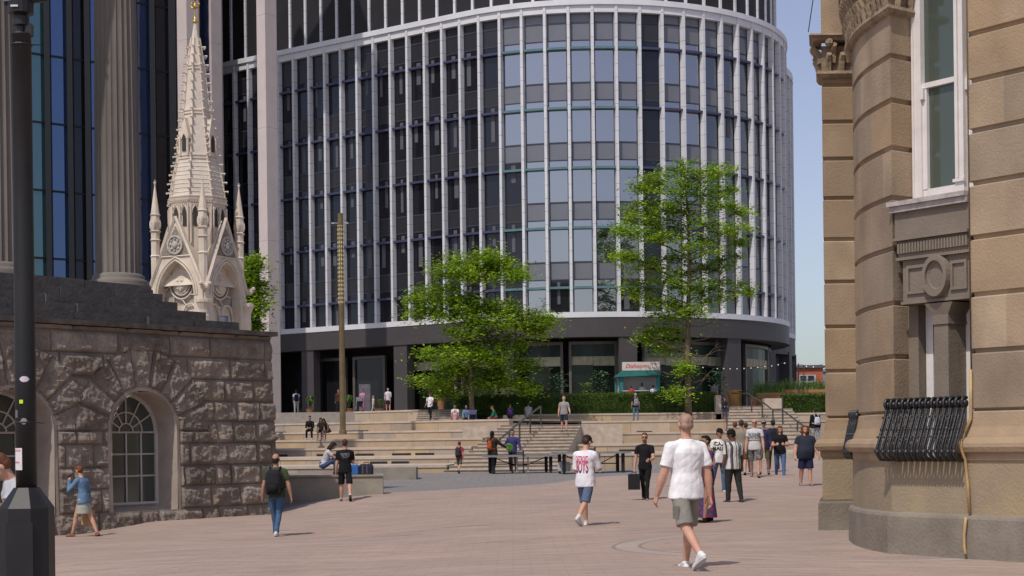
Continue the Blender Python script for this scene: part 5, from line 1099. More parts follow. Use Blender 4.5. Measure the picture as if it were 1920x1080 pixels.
# ---------------------------------------------------------------- people
def fabric(c, name=None, kind=None, c2=None, bump=.35):
    key = name or 'fabric_%02d_%02d_%02d' % tuple(int(x*99) for x in c)
    if key in MAT: return MAT[key]
    m = mat(key, c, .85, .10, 7., bump, 9., spec=.15)
    if kind:
        n = m.node_tree.nodes; L = m.node_tree.links; b = n['Principled BSDF']; src = b.inputs['Base Color'].links[0].from_socket
        tc = n.new('ShaderNodeTexCoord'); mx = n.new('ShaderNodeMix'); mx.data_type = 'RGBA'
        if kind == 'stripes':
            sx = n.new('ShaderNodeSeparateXYZ'); L.new(tc.outputs['Object'], sx.inputs[0]); rp = n.new('ShaderNodeValToRGB'); rp.color_ramp.interpolation = 'CONSTANT'
            mr = n.new('ShaderNodeMapRange'); mr.inputs[1].default_value = -.32; mr.inputs[2].default_value = .32; L.new(sx.outputs[0], mr.inputs[0]); L.new(mr.outputs[0], rp.inputs[0]); e = rp.color_ramp.elements
            cs = [(0, (.5, .5, .48)), (.10, (.05, .05, .07)), (.16, (.55, .54, .52)), (.27, (.10, .09, .13)), (.33, (.03, .03, .04)), (.37, (.55, .54, .52)), (.50, (.05, .05, .07)), (.53, (.58, .57, .55)), (.60, (.12, .25, .33)), (.65, (.03, .04, .06)), (.68, (.4, .5, .55)), (.72, (.03, .03, .05)), (.76, (.55, .54, .52)), (.86, (.05, .05, .07)), (.92, (.5, .5, .48))]
            e[0].position, e[0].color = cs[0][0], cs[0][1]+(1,); e[1].position, e[1].color = cs[1][0], cs[1][1]+(1,)
            for p_, c_ in cs[2:]: q = e.new(p_); q.color = c_+(1,)
            L.new(rp.outputs[0], b.inputs['Base Color'])
        else:
            vo = n.new('ShaderNodeTexVoronoi' if kind == 'blobs' else 'ShaderNodeTexNoise'); vo.inputs['Scale'].default_value = 14 if kind == 'blobs' else 11; L.new(tc.outputs['Object'], vo.inputs['Vector'])
            mr = n.new('ShaderNodeMapRange'); mr.inputs[1].default_value = .42; mr.inputs[2].default_value = .5; L.new(vo.outputs[0], mr.inputs[0]); L.new(mr.outputs[0], mx.inputs[0]); L.new(src, mx.inputs[6]); mx.inputs[7].default_value = c2+(1,); L.new(mx.outputs[2], b.inputs['Base Color'])
    return m
def skinmat(t):
    m = mat('skin_%s' % t, {'l': (.52, .30, .215), 'm': (.40, .22, .145), 't': (.30, .165, .11), 'd': (.12, .065, .045)}[t], .55, .06, 6., .08, 30, c2={'l': (.46, .24, .17), 'm': (.36, .19, .125), 't': (.26, .14, .09), 'd': (.1, .055, .04)}[t])
    m.node_tree.nodes['Principled BSDF'].inputs['Subsurface Weight'].default_value = .0; return m
HAIRC = {'br': (.055, .03, .018), 'bk': (.012, .01, .01), 'gy': (.32, .30, .28), 'au': (.13, .05, .022), 'bl': (.4, .28, .14), 'sh': (.33, .205, .155)}
def hairmat(k): return mat('hair_'+k, HAIRC[k], .6, .25, 18., .5, 50., stretch=(1, 1, .3))
def cone(mb, p0, p1, r0, r1, n=12, fl=1., ax=None, flat=False):
    p0, p1 = Vector(p0), Vector(p1); t = p1-p0; L_ = t.length; t = t/L_ if L_ > 1e-6 else Vector((0, 0, 1))
    a = Vector(ax) if ax else (Vector((1, 0, 0)) if abs(t.x) < .8 else Vector((0, 1, 0))); a = (a-t*a.dot(t)).normalized(); b = t.cross(a); v = []; f = []; rg = []
    for q in (-80, -50, -20, 0): rg.append((p0+t*r0*math.sin(rad(q)), r0*math.cos(rad(q))))
    for q in ((0,) if flat else (0, 20, 50, 80)): rg.append((p1+t*r1*math.sin(rad(q)), r1*math.cos(rad(q))))
    for c, r in rg:
        for j in range(n): th_ = 2*math.pi*j/n; v.append(c+a*math.cos(th_)*r+b*math.sin(th_)*r*fl)
    for i in range(len(rg)-1):
        for j in range(n): f.append((i*n+j, i*n+(j+1) % n, (i+1)*n+(j+1) % n, (i+1)*n+j))
    f += [tuple(range(n))[::-1], tuple(range((len(rg)-1)*n, len(rg)*n))]; mb.add(v, f)
def eloft(mb, rings, M_=None, n=18):
    v = []; f = []
    for (c, rx, ry) in rings:
        for j in range(n):
            a = 2*math.pi*j/n; cx, sy = math.cos(a), math.sin(a); k = (abs(cx)**2.25+abs(sy)**2.25)**(-1/2.25); p = Vector(c)+Vector((cx*k*rx, sy*k*ry, 0)); v.append(M_ @ p if M_ else p)
    for i in range(len(rings)-1):
        for j in range(n): f.append((i*n+j, i*n+(j+1) % n, (i+1)*n+(j+1) % n, (i+1)*n+j))
    f += [tuple(range(n))[::-1], tuple(range((len(rings)-1)*n, len(rings)*n))]; mb.add(v, f)
def fuse(mb, name, m, parent, vox, smooth=3, crease=0.):
    me = bpy.data.meshes.new(name); me.from_pydata(mb.v, [], mb.f); o = bpy.data.objects.new(name, me); COL.objects.link(o)
    r = o.modifiers.new('r', 'REMESH'); r.mode = 'VOXEL'; r.voxel_size = vox
    if smooth: s_ = o.modifiers.new('s', 'SMOOTH'); s_.iterations = smooth; s_.factor = .5
    dg = bpy.context.evaluated_depsgraph_get(); m2 = bpy.data.meshes.new_from_object(o.evaluated_get(dg)); bpy.data.objects.remove(o); bpy.data.meshes.remove(me)
    if crease:      # cloth folds: slanting ridges that tighten towards the armpits and hem
        nn = [v.normal.copy() for v in m2.vertices]; cc = [v.co.copy() for v in m2.vertices]; out = []
        for c, n_ in zip(cc, nn):
            f_ = noise.noise(Vector((c.x*5+c.z*4, c.y*6, c.z*3.2)))+.6*abs(noise.noise(Vector((c.x*9-c.z*7, c.y*8, c.z*6+3)))); out += list(c+n_*(f_*crease))
        m2.vertices.foreach_set('co', out)
    m2.name = name; m2.materials.clear(); m2.materials.append(m); m2.polygons.foreach_set('use_smooth', [True]*len(m2.polygons)); o = bpy.data.objects.new(name, m2); COL.objects.link(o); o.parent = parent; return o
def rotx(v, a): return Matrix.Rotation(a, 3, 'X') @ Vector(v)
def person(label, px, py, Y, H, yaw, skin='l', hair=('short', 'br'), top=('tee', (.6, .6, .6)), bot=('trousers', (.05, .05, .06)), shoes=(.5, .5, .5), legs=((5, 0), (-5, 5)), arms=((5, 8, 10), (-5, 8, 10)), lean=0, head=(0, 0), w=1., sit=False, group=None, belly=0., socks=None, sleeve=.55, extra=None, female=False, twist=0, hemz=None, z=None, roll=0):
    """legs: (hip flexion, knee flexion) left then right; arms: (shoulder flexion, abduction, elbow flexion[, inward]) left then right; left = the person's own left (-x)"""
    b = P(px, py, Y)
    if z is not None: b.z = z
    t = thing('person', label, 'person', b, rad(yaw), group)
    vox = .0075 if Y < 25 else (.0095 if Y < 45 else .0125); fr = .0082 if Y < 25 else (.0098 if Y < 45 else .0125)
    hipz = .52*H; pts = {}
    HW = .052*H*(1.05 if female else 1)
    for i, s in ((0, -1), (1, 1)):
        a, k = rad(legs[i][0]), rad(legs[i][1]); ab = rad(legs[i][2]) if len(legs[i]) > 2 else rad(2)
        hip = Vector((s*HW, 0, hipz)); kn = hip+Vector((s*math.sin(ab), math.sin(a)*math.cos(ab), -math.cos(a)*math.cos(ab)))*.245*H; sh = a-k
        an = kn+Vector((s*math.sin(ab)*.4, math.sin(sh), -math.cos(sh)))*.235*H; pitch = -sh*.75 if sh < 0 else 0
        if sit: pitch = 0
        ft = Vector((s*.12, math.cos(pitch), -math.sin(pitch) if sh < 0 else .0)).normalized() if not sit else Vector((s*.1, 1, 0)).normalized(); up_ = Vector((0, math.sin(pitch), math.cos(pitch)))
        pts[s] = (hip, kn, an, ft, up_)
    low = min(min(pts[s][2].z-.038*H, (pts[s][2]+pts[s][3]*.105*H-pts[s][4]*.036*H).z) for s in (-1, 1)); dz = -low
    sh_ = Vector((0, 0, dz))
    for s in pts: h_, k_, a_, f_, u_ = pts[s]; pts[s] = (h_+sh_, k_+sh_, a_+sh_, f_, u_)
    hz = hipz+dz; M_ = Matrix.Translation((0, 0, hz)) @ Matrix.Rotation(rad(roll), 4, 'Y') @ Matrix.Rotation(rad(-lean), 4, 'X') @ Matrix.Rotation(rad(twist), 4, 'Z') @ Matrix.Translation((0, 0, -.52*H))
    R3 = M_.to_3x3(); SWd = (.100 if not female else .087)*H*(1+(w-1)*.5); UA, FA, HD = .165*H, .14*H, .1*H
    arm = {}
    for i, s in ((0, -1), (1, 1)):
        q = arms[i]; a, ab, e = rad(q[0]), rad(q[1]), rad(q[2]); inn = rad(q[3]) if len(q) > 3 else 0
        S0 = M_ @ Vector((s*SWd, 0, .778*H)); d1 = R3 @ Vector((s*math.sin(ab), math.sin(a)*math.cos(ab), -math.cos(a)*math.cos(ab))); E = S0+d1*UA; a2 = a+e
        d2 = R3 @ Vector((s*math.sin(ab*.6-inn), math.sin(a2)*math.cos(ab*.6-inn), -math.cos(a2)*math.cos(ab*.6-inn))); Wr = E+d2.normalized()*FA; arm[s] = (S0, E, Wr, d2.normalized())
    # body: one continuous skin surface
    mb = MB(); ub = .93 if top[0] != 'vest' else 1.
    T = [(.50, .080, .060), (.56, .084, .062), (.62, .074 if not female else .066, .055), (.70, .086, .060), (.75, .090, .060), (.785, .072, .048), (.81, .045, .038), (.84, .03, .032)]
    tw = w*(.93 if female else 1)
    eloft(mb, [((0, 0, z_*H), rx*H*tw*ub, ry*H*w*ub) for z_, rx, ry in T], M_)
    hc = M_ @ Vector((0, .004*H, .84*H)); HR = R3 @ (Matrix.Rotation(rad(head[0]), 3, 'Z') @ Matrix.Rotation(rad(-head[1]), 3, 'X'))
    def hp(x, y, z_): return hc+HR @ Vector((x*H, y*H, z_*H))
    cone(mb, M_ @ Vector((0, 0, .80*H)), hp(0, .0, .05), .034*H*(.85 if female else 1), .031*H*(.85 if female else 1))
    hm = MB(); k_ = 1.0
    hm.ball((0, -.004*H, .098*H), (.0425*H, .053*H, .052*H), 16, 12); hm.ball((0, .014*H, .062*H), (.034*H, .036*H, .042*H), 14, 10); hm.ball((0, .02*H, .04*H), (.022*H, .026*H, .018*H), 10, 8)
    cone(hm, (0, .05*H, .085*H), (0, .058*H, .071*H), .0055*H, .0085*H, 8)
    for s in (-1, 1): hm.ball((s*.043*H, -.0*H, .078*H), (.007*H, .012*H, .018*H), 8, 6)
    hm.ball((0, .05*H, .052*H), (.014*H, .007*H, .006*H), 8, 5)
    mb.add([hc+HR @ Vector(v_) for v_ in hm.v], hm.f)
    lr = [.046, .034, .031, .019] if w < 1.15 else [.054, .040, .036, .022]
    if bot[0] in ('trousers', 'jeans'): lr = [.04, .026, .022, .017]
    for s in (-1, 1):
        h_, kn, an, ft, up_ = pts[s]; cone(mb, h_, kn, lr[0]*H*w, lr[1]*H*.95); cf = kn.lerp(an, .3)-Vector((0, .008*H, 0)); cone(mb, kn, cf, lr[1]*H*.9, lr[2]*H); cone(mb, cf, an, lr[2]*H, lr[3]*H); cone(mb, an, an+ft*.05*H-up_*.02*H, .02*H, .018*H)
        S0, E, Wr, d2 = arm[s]; cone(mb, S0, E, .027*H*w, .0235*H*w); mid = E.lerp(Wr, .3); cone(mb, E, mid, .024*H*w, .0245*H*w); cone(mb, mid, Wr, .0245*H*w, .0155*H)
        # hand: palm, four curled fingers of unequal length, thumb from the side
        side = Vector((0, 1, 0)) if abs(d2.z) > .6 else Vector((s*-.2, .2, .9)); side = (R3 @ side); side = (side-d2*side.dot(d2)).normalized(); pn = d2.cross(side).normalized()*(1 if s > 0 else -1)   # palm side
        if pn.dot(Vector((-s, 0, 0))) < 0: pn = -pn
        pe = Wr+d2*.048*H
        for o_ in (-1, -.33, .33, 1): cone(mb, Wr+side*o_*.006*H+d2*.008*H, pe+side*o_*.0165*H, .0095*H, .0088*H, 8)
        for q_, (o_, l_) in enumerate(((1, .038), (.36, .043), (-.3, .040), (-.95, .031))):
            f0 = pe+side*o_*.0178*H; f1 = f0+(d2*.9+pn*.38+side*o_*.06).normalized()*l_*.52*H; f2 = f1+(d2*.55+pn*.8).normalized()*l_*.5*H; cone(mb, f0, f1, fr*.98, fr*.9, 8); cone(mb, f1, f2, fr*.9, fr*.78, 8)
        t0 = Wr+d2*.016*H+side*.014*H; t1 = t0+(d2*.6+side*.75+pn*.35).normalized()*.026*H; t2 = t1+(d2*.9+side*.15+pn*.3).normalized()*.022*H; cone(mb, t0, t1, fr*1.2, fr*1.05, 8); cone(mb, t1, t2, fr*1.02, fr*.85, 8)
    body = fuse(mb, 'body', skinmat(skin), t, vox, 2)
    # face details
    dk = mat('eye_dark', (.02, .015, .015), .4); lipm = mat('lips_'+skin, tuple(x*.62 for x in {'l': (.5, .22, .18), 'm': (.4, .17, .13), 't': (.3, .12, .09), 'd': (.14, .06, .045)}[skin]), .5)
    if Y < 70 and math.cos(rad(yaw+head[0])) < .75:
        for s in (-1, 1):
            mb = MB(); p = hp(s*.016, .0475, .087); mb.ball(p, (.0065*H, .005*H, .0042*H), 8, 6); mb.build('eye', dk, body, smooth=True)
            mb = MB(); mb.tube([hp(s*.007, .051, .0965), hp(s*.016, .0505, .0985), hp(s*.026, .044, .096)], .0022*H, 5); mb.build('eyebrow', hairmat(hair[1] if hair[1] in HAIRC else 'br'), body)
        mb = MB(); mb.tube([hp(-.012, .0525, .0525), hp(0, .0565, .053), hp(.012, .0525, .0525)], .003*H, 5); mb.build('mouth', lipm, body)
    # hair
    def hmesh(fn, nm, m, sm=2):
        h2 = MB(); fn(h2); h2.v = [tuple(hc+HR @ Vector(v_)) for v_ in h2.v]; return fuse(h2, nm, m, t, vox*.9, sm)
    def blob(h2, c, r): h2.ball([x*H for x in c], [x*H for x in r], 14, 10)
    ht, hcx = hair[0], hair[1]
    def hshort(h2): blob(h2, (0, -.011, .108), (.0465, .052, .0475)); blob(h2, (0, -.022, .085), (.045, .040, .042)); blob(h2, (0, .018, .135), (.036, .032, .018))
    def hbuzz(h2): blob(h2, (0, -.012, .1), (.0445, .0485, .050)); blob(h2, (0, -.022, .075), (.0425, .038, .036))
    def hlong(h2): hshort(h2); [blob(h2, (s*.045, .0, .02), (.015, .024, .05)) for s in (-1, 1)]; blob(h2, (0, -.030, .06), (.047, .032, .055)); blob(h2, (0, -.034, .015), (.044, .026, .055)); [blob(h2, (s*.042, -.008, .06), (.012, .026, .05)) for s in (-1, 1)]
    def hcurl(h2):
        hshort(h2); rr = random.Random(3); [blob(h2, (s*.046, -.012, .07), (.02, .03, .055)) for s in (-1, 1)]
        for k in range(40): a = rr.uniform(0, 6.28); zz = rr.uniform(-.03, .135); blob(h2, (.058*math.cos(a), -.022+.045*math.sin(a) if math.sin(a) < .3 else -.01, zz), (.021, .021, .024))
    def hbun(h2): hshort(h2); blob(h2, (0, -.062, .10), (.02, .02, .02))
    def hpony(h2): hshort(h2); blob(h2, (0, -.066, .085), (.013, .014, .02)); blob(h2, (0, -.072, .045), (.014, .012, .04))
    fn = {'short': hshort, 'buzz': hbuzz, 'long': hlong, 'curly': hcurl, 'bun': hbun, 'pony': hpony}.get(ht)
    if fn: hmesh(fn, 'hair', hairmat(hcx))
    if ht == 'fringe': hmesh(lambda h2: (blob(h2, (0, -.022, .082), (.0445, .036, .034)), blob(h2, (0, -.03, .062), (.038, .028, .03))), 'hair', hairmat(hcx))
    if 'beard' in hair: hmesh(lambda h2: (blob(h2, (0, .028, .04), (.032, .03, .026)), blob(h2, (0, .036, .022), (.024, .022, .024 if 'big' in hair else .012))), 'beard', hairmat(hcx))
    for hx in hair[2:]:
        if isinstance(hx, tuple):      # ('cap', colour, crownpatch) / ('glasses',)
            if hx[0] == 'cap':
                def capf(h2): blob(h2, (0, -.006, .115), (.050, .057, .048)); blob(h2, (0, .055*hx[2], .108), (.034, .038, .007))
                hmesh(capf, 'cap', fabric(hx[1]))
            if hx[0] == 'hat':
                def hatf(h2): blob(h2, (0, -.004, .125), (.054, .06, .045)); blob(h2, (0, 0, .108), (.062, .07, .012))
                hmesh(hatf, 'hat', fabric(hx[1]))
            if hx[0] == 'hood':
                def hoodf(h2): blob(h2, (0, -.014, .095), (.054, .055, .064)); blob(h2, (0, -.02, .045), (.05, .045, .045)); blob(h2, (0, -.01, .0), (.07, .05, .035))
                hmesh(hoodf, 'hood', fabric(hx[1]))
        if hx == 'glasses':
            mb = MB(); 
            for s in (-1, 1): mb.ball(hp(s*.018, .054, .087), (.013*H, .004*H, .0095*H), 10, 6); mb.tube([hp(s*.03, .052, .09), hp(s*.044, .0, .085)], .002*H, 4)
            mb.tube([hp(-.008, .056, .089), hp(.008, .056, .089)], .002*H, 4); mb.build('glasses', mat('glasses_dark', (.015, .012, .012), .25), body)
    # upper garment
    kt, cl = top[0], top[1]; mt = cl if isinstance(cl, bpy.types.Material) else fabric(cl); shirt = None; hem = hemz if hemz else .47
    ins = .010
    if kt in ('tee', 'shirt', 'long', 'coat', 'vest', 'dress'):
        mb = MB(); G_ = [(hem, .104+(.012 if kt in ('coat',) else 0), .072), (.52, .102, .074), (.57, .096, .072), (.62, .090 if not female else .076, .066), (.70, .092, .068), (.745, .100, .068), (.772, .094, .062), (.793, .076, .052), (.812, .054, .044), (.830, .039, .038)]
        if sit and kt != 'dress': G_ = [g_ for g_ in G_ if g_[0] >= .5]
        rings = []
        for z_, rx, ry in G_:
            bl = belly*max(0, 1-abs(z_-.60)/.14); rings.append(((0, bl*.5*H, z_*H), (rx+bl*.5)*H*tw, (ry+bl*.7)*H*w))
        eloft(mb, rings, M_)
        for s in (-1, 1):
            S0, E, Wr, d2 = arm[s]; k1 = (sleeve if kt in ('tee', 'shirt', 'dress') else 1.)
            if kt == 'vest': continue
            cone(mb, M_ @ Vector((s*.028*H, 0, .800*H)), S0, .032*H*w, .0345*H*w)
            if kt in ('tee', 'shirt', 'dress'): cone(mb, S0, S0.lerp(E, k1), .0345*H*w, .036*H*w, flat=True); 
            else: cone(mb, S0, E, .037*H*w, .031*H*w); cone(mb, E, E.lerp(Wr, .93), .031*H*w, .023*H)
        if kt == 'dress' or kt == 'coat' and hem < .44: pass
        shirt = fuse(mb, {'tee': 't_shirt', 'shirt': 'shirt', 'long': 'jumper', 'coat': 'jacket', 'vest': 'vest_top', 'dress': 'dress'}[kt], mt, t, vox, 5, .016 if Y < 45 else 0)
    # lower garment
    kb, cb_ = bot[0], bot[1]; mb_ = cb_ if isinstance(cb_, bpy.types.Material) else fabric(cb_)
    mb = MB(); pel = [((0, 0, (.455 if not sit else .49)*H+hz-.52*H), .086*H*tw, .066*H*w), ((0, 0, hz), .088*H*tw, .070*H*w), ((0, 0, .05*H+hz), .082*H*tw, .064*H*w)]
    if kb in ('trousers', 'shorts', 'jeans'):
        eloft(mb, pel+[((0, 0, .075*H+hz), .079*H*tw, .062*H*w)])
        for s in (-1, 1):
            h_, kn, an, ft, up_ = pts[s]
            if kb == 'shorts':
                e = h_.lerp(kn, .93 if len(bot) < 3 else bot[2]); cone(mb, h_, e, .046*H*w, .0475*H*w, 14, flat=True)
            else:
                k2 = .88 if kb == 'jeans' else 1.; cone(mb, h_, kn, .053*H*w, .040*H*w*k2); cone(mb, kn, an+Vector((0, 0, .0*H)), .039*H*w*k2, .031*H*k2, flat=True)
        lo = fuse(mb, {'trousers': 'trousers', 'shorts': 'shorts', 'jeans': 'jeans'}[kb], mb_, t, vox, 4, .012 if Y < 45 else 0)
    elif kb in ('skirt', 'gown'):
        zl = .33*H if kb == 'skirt' else .06*H; k3 = .105 if kb == 'skirt' else .12; kx_ = (pts[1][1].y+pts[-1][1].y)/2 if kb == 'skirt' else (pts[1][2].y+pts[-1][2].y)/2
        eloft(mb, [((0, kx_, zl), k3*H*.95, k3*H*.95), ((0, kx_*.5, (zl+.5*H)/2), .1*H, .085*H), ((0, 0, .5*H), .088*H, .068*H), ((0, 0, .6*H), .07*H, .058*H)]); lo = fuse(mb, 'skirt', mb_, t, vox, 2)
    if sit and kb in ('skirt',): pass
    # shoes, socks
    for s in (-1, 1):
        h_, kn, an, ft, up_ = pts[s]
        if socks: mb = MB(); cone(mb, an.lerp(kn, .2), an, .0225*H, .022*H); mb.build('sock', fabric(socks), t, smooth=True)
        mb = MB(); hl = an-ft*.018*H-up_*.022*H; toe = an+ft*.088*H-up_*.028*H; cone(mb, hl, toe, .0215*H, .0165*H, 12, 1.); cone(mb, an-ft*.005*H, an+ft*.04*H-up_*.018*H, .0235*H, .02*H)
        sh2 = fuse(mb, 'shoe', fabric(shoes, bump=.1), t, vox, 1)
        mb = MB(); pr = []; sd = ft.cross(up_).normalized()
        for k in range(12): a = 6.2832*k/12; pr.append((hl+toe)/2+ft*math.cos(a)*.073*H+sd*math.sin(a)*.0235*H*(1.08 if math.cos(a) > 0 else .95)-up_*.012*H)
        mb.add([p for p in pr]+[p-up_*.0085*H for p in pr], [tuple(range(12)), tuple(range(23, 11, -1))]+[(i, 12+i, 12+(i+1) % 12, (i+1) % 12) for i in range(12)]); mb.build('sole', fabric((.5, .5, .5) if sum(shoes) > 1 else (.03, .03, .03), bump=.0), sh2)
    return dict(t=t, M=M_, R=R3, arm=arm, pts=pts, H=H, hz=hz, shirt=shirt, hp=hp, HR=HR, yaw=yaw, body=body)
def world(d, p): return d['t'].matrix_basis @ Vector(p) if False else Matrix.Translation(d['t'].location) @ Matrix.Rotation(d['t'].rotation_euler.z, 4, 'Z') @ Vector(p)
def fprint(d, txt, size, m, z_, side=-1, x=0., name='print', shear=0., bold=.0, sx=1.):
    # lettering lying on the chest (+1) or back (-1)
    me = text_mesh(txt, size, shear, bold); H = d['H']; bvh = BVHTree.FromPolygons([v.co for v in d['shirt'].data.vertices], [tuple(p.vertices) for p in d['shirt'].data.polygons])
    for v in me.vertices:
        v.co.x *= sx
        lx = v.co.x*(-side)*1.0; p = d['M'] @ Vector((x*H+(-lx if side > 0 else lx)*1.0*(1 if side < 0 else 1), side*.5, z_*H+v.co.y)); 
        if side > 0: p = d['M'] @ Vector((x*H-v.co.x, .5, z_*H+v.co.y))
        else: p = d['M'] @ Vector((x*H+v.co.x, -.5, z_*H+v.co.y))
        dr = d['R'] @ Vector((0, -side, 0)); hit = bvh.ray_cast(p, dr); v.co = (hit[0]-dr*.006) if hit[0] else p+dr*.4
    me.materials.append(m); o = bpy.data.objects.new(name, me); COL.objects.link(o); o.parent = d['shirt']; return o
def backpack(d, label, c, h=.27, w_=.17, dep=.08, z_=.655, extra=None, sz=1.):
    H = d['H']; t = thing('backpack', label, 'backpack', d['t'].location, d['t'].rotation_euler.z); M_ = d['M']; mb = MB()
    yb = -.075*H-dep*.5*H/1.0
    eloft(mb, [((0, yb, (z_-h/2)*H), w_*.40*H, dep*.4*H), ((0, yb, (z_-h/2+.02)*H), w_*.5*H, dep*.55*H), ((0, yb, z_*H), w_*.52*H, dep*.6*H), ((0, yb, (z_+h/2-.04)*H), w_*.45*H, dep*.5*H), ((0, yb, (z_+h/2)*H), w_*.28*H, dep*.3*H)], M_, 16)
    m_ = fabric(c); fuse(mb, 'bag', m_, t, .012, 2); mb = MB(); eloft(mb, [((0, yb-dep*.45*H, (z_-h*.42)*H), w_*.34*H, dep*.3*H), ((0, yb-dep*.45*H, (z_-h*.05)*H), w_*.36*H, dep*.3*H)], M_, 12); mb.build('front_pocket', fabric(tuple(x*.8 for x in c)), t, smooth=True)
    for s in (-1, 1):
        mb = MB(); pts_ = [M_ @ Vector((s*.05*H, yb+dep*.3*H, (z_+h*.42)*H)), M_ @ Vector((s*.062*H, -.03*H, .838*H)), M_ @ Vector((s*.066*H, .055*H, .80*H)), M_ @ Vector((s*.085*H, .085*H, .70*H)), M_ @ Vector((s*.108*H, .0, .60*H)), M_ @ Vector((s*.07*H, yb+.02*H, (z_-h*.4)*H))]
        mb.tube(pts_, .016, 6); mb.build('strap', m_, t, smooth=True)
    return t
def held(name, label, cat, d, s, fn, off=(0, 0, 0)):
    p = world(d, d['arm'][s][2]+d['arm'][s][3]*.055*d['H']+Vector(off)); o = fn(); o.location = p; tag(o, label, cat); o.rotation_euler.z = d['t'].rotation_euler.z; return o
def phone():
    mb = MB(); mb.M = Matrix.Rotation(rad(55), 4, 'X'); mb.box((0, 0, .05), (.075, .01, .15)); o = mb.build('phone', mat('phone_black', (.015, .015, .02), .2)); mb = MB(); mb.M = Matrix.Rotation(rad(55), 4, 'X'); mb.box((0, -.0062, .05), (.068, .001, .14)); mb.build('screen', mat('phone_screen', (.05, .06, .09), .1), o); return o
W_, JN, BK = (.66, .65, .67), (.06, .10, .19), (.012, .012, .014)
SG = None
# 1 bald man nearest the camera, walking away
d = person('bald man in plain white t-shirt, grey shorts and white trainers walking away', 1289, 1070, 18.8, 1.905, 24, 'l', ('buzz', 'sh'), ('tee', (.80, .79, .80)), ('shorts', (.235, .225, .195)), (.66, .66, .66), legs=((-19, 30, 1), (19, 9, 1)), arms=((8, 14, 12), (-8, 11, 10)), sleeve=.72, w=1.12, hemz=.465, head=(-6, 0))
mb = MB(); H = d['H']; a = d['pts'][-1][0].lerp(d['pts'][-1][1], .6); mb.box((a.x-.092, a.y, a.z), (.018, .13, .15), 0); mb.build('cargo_pocket', fabric((.19, .18, .155)), d['t'])
# 2 youth with pink print
d = person('youth in loose white t-shirt with pink back lettering and denim shorts', 1099, 988, 29.7, 1.74, -28, 'l', ('short', 'br', ('cap', (.025, .018, .015), 1)), ('tee', (.72, .70, .74)), ('shorts', (.10, .135, .21), 1.02), (.6, .58, .56), legs=((16, 12, -2), (-14, 32, -6)), arms=((5, 8, 45, 20), (26, 10, 80, 30)), sleeve=.95, w=1.08, hemz=.44, head=(-14, 20), socks=(.6, .6, .62))
PK = mat('pink_print', (.62, .08, .18), .8, .2, 20.); n_ = PK.node_tree.nodes; l_ = PK.node_tree.links; tc_ = n_.new('ShaderNodeTexCoord'); sz_ = n_.new('ShaderNodeSeparateXYZ'); l_.new(tc_.outputs['Object'], sz_.inputs[0])
q_ = n_.new('ShaderNodeMapRange'); q_.inputs[1].default_value = 1.14; q_.inputs[2].default_value = 1.04; l_.new(sz_.outputs[2], q_.inputs[0]); m_x = n_.new('ShaderNodeMix'); m_x.data_type = 'RGBA'; l_.new(q_.outputs[0], m_x.inputs[0])
l_.new(n_['Principled BSDF'].inputs['Base Color'].links[0].from_socket, m_x.inputs[6]); m_x.inputs[7].default_value = (.16, .03, .10, 1); l_.new(m_x.outputs[2], n_['Principled BSDF'].inputs['Base Color'])   # the ink itself fades from pink to plum
fprint(d, 'DETROIT', .15, PK, .735, -1, -.012, bold=.004, sx=.40); fprint(d, 'BOYS', .31, PK, .645, -1, -.012, bold=.008, sx=.34)
held('phone', 'dark phone held by the youth in the pink-printed shirt', 'phone', d, 1, phone)
# 3 man in black with case
d = person('bearded man all in black with glasses, carrying a black case and a phone', 1210, 941, 41, 1.79, 172, 'l', ('short', 'au', 'glasses', 'beard'), ('shirt', BK), ('jeans', (.014, .014, .016)), (.02, .016, .015), legs=((14, 6, -4), (-10, 18, -4)), arms=((18, 10, 62, 25), (0, 12, 5)), w=.95)
held('phone', 'phone in the hand of the man in black with the case', 'phone', d, -1, phone)
def case():
    mb = MB(); mb.box((0, 0, -.21), (.30, .14, .40)); 
    for z_ in (-.33, -.22, -.11): mb.box((0, 0, z_), (.304, .144, .012))
    o = mb.build('briefcase', mat('case_black', (.012, .012, .013), .45, .1, 8.)); mb = MB(); mb.tube([(-.06, 0, -.01), (-.05, 0, .03), (.05, 0, .03), (.06, 0, -.01)], .012, 6); mb.build('handle', BLK, o)
    for x in (-.09, .09): mb = MB(); mb.box((x, -.074, -.06), (.03, .01, .04)); mb.build('clasp', TSIL, o)
    return o
held('briefcase', 'boxy black case hanging from the hand of the man in black', 'case', d, 1, case, (0, 0, -.03))
# 4 woman in patterned long dress
d = person('dark-haired woman in long purple and red patterned tunic behind the man in white', 1325, 980, 30, 1.64, 120, 't', ('bun', 'bk'), ('long', fabric((.22, .03, .06), 'sari_pattern', 'blobs', (.06, .045, .12))), ('gown', fabric((.28, .03, .07), 'sari_skirt', 'blobs', (.05, .05, .13))), (.03, .02, .02), legs=((12, 5), (-8, 8)), arms=((10, 8, 70, 15), (5, 8, 60, 10)), female=True, w=1.08, hemz=.42)
held('phone', 'blue cased phone held by the woman in the patterned tunic', 'phone', d, -1, phone)
# 5 white shirt, black cap
d = person('man in black cap and white lettered t-shirt with blue jeans beside the striped shirt', 1349, 925, 42.5, 1.74, 200, 't', ('buzz', 'bk', ('cap', BK, 1)), ('tee', (.74, .73, .73)), ('jeans', (.08, .14, .24)), (.6, .6, .62), legs=((4, 3), (-12, 16)), arms=((5, 8, 20), (5, 6, 15)), head=(15, 12))
fprint(d, 'CALIF\nMALIBU', .13, mat('black_print', (.03, .03, .03), .8), .72, 1, -.0, bold=.006)
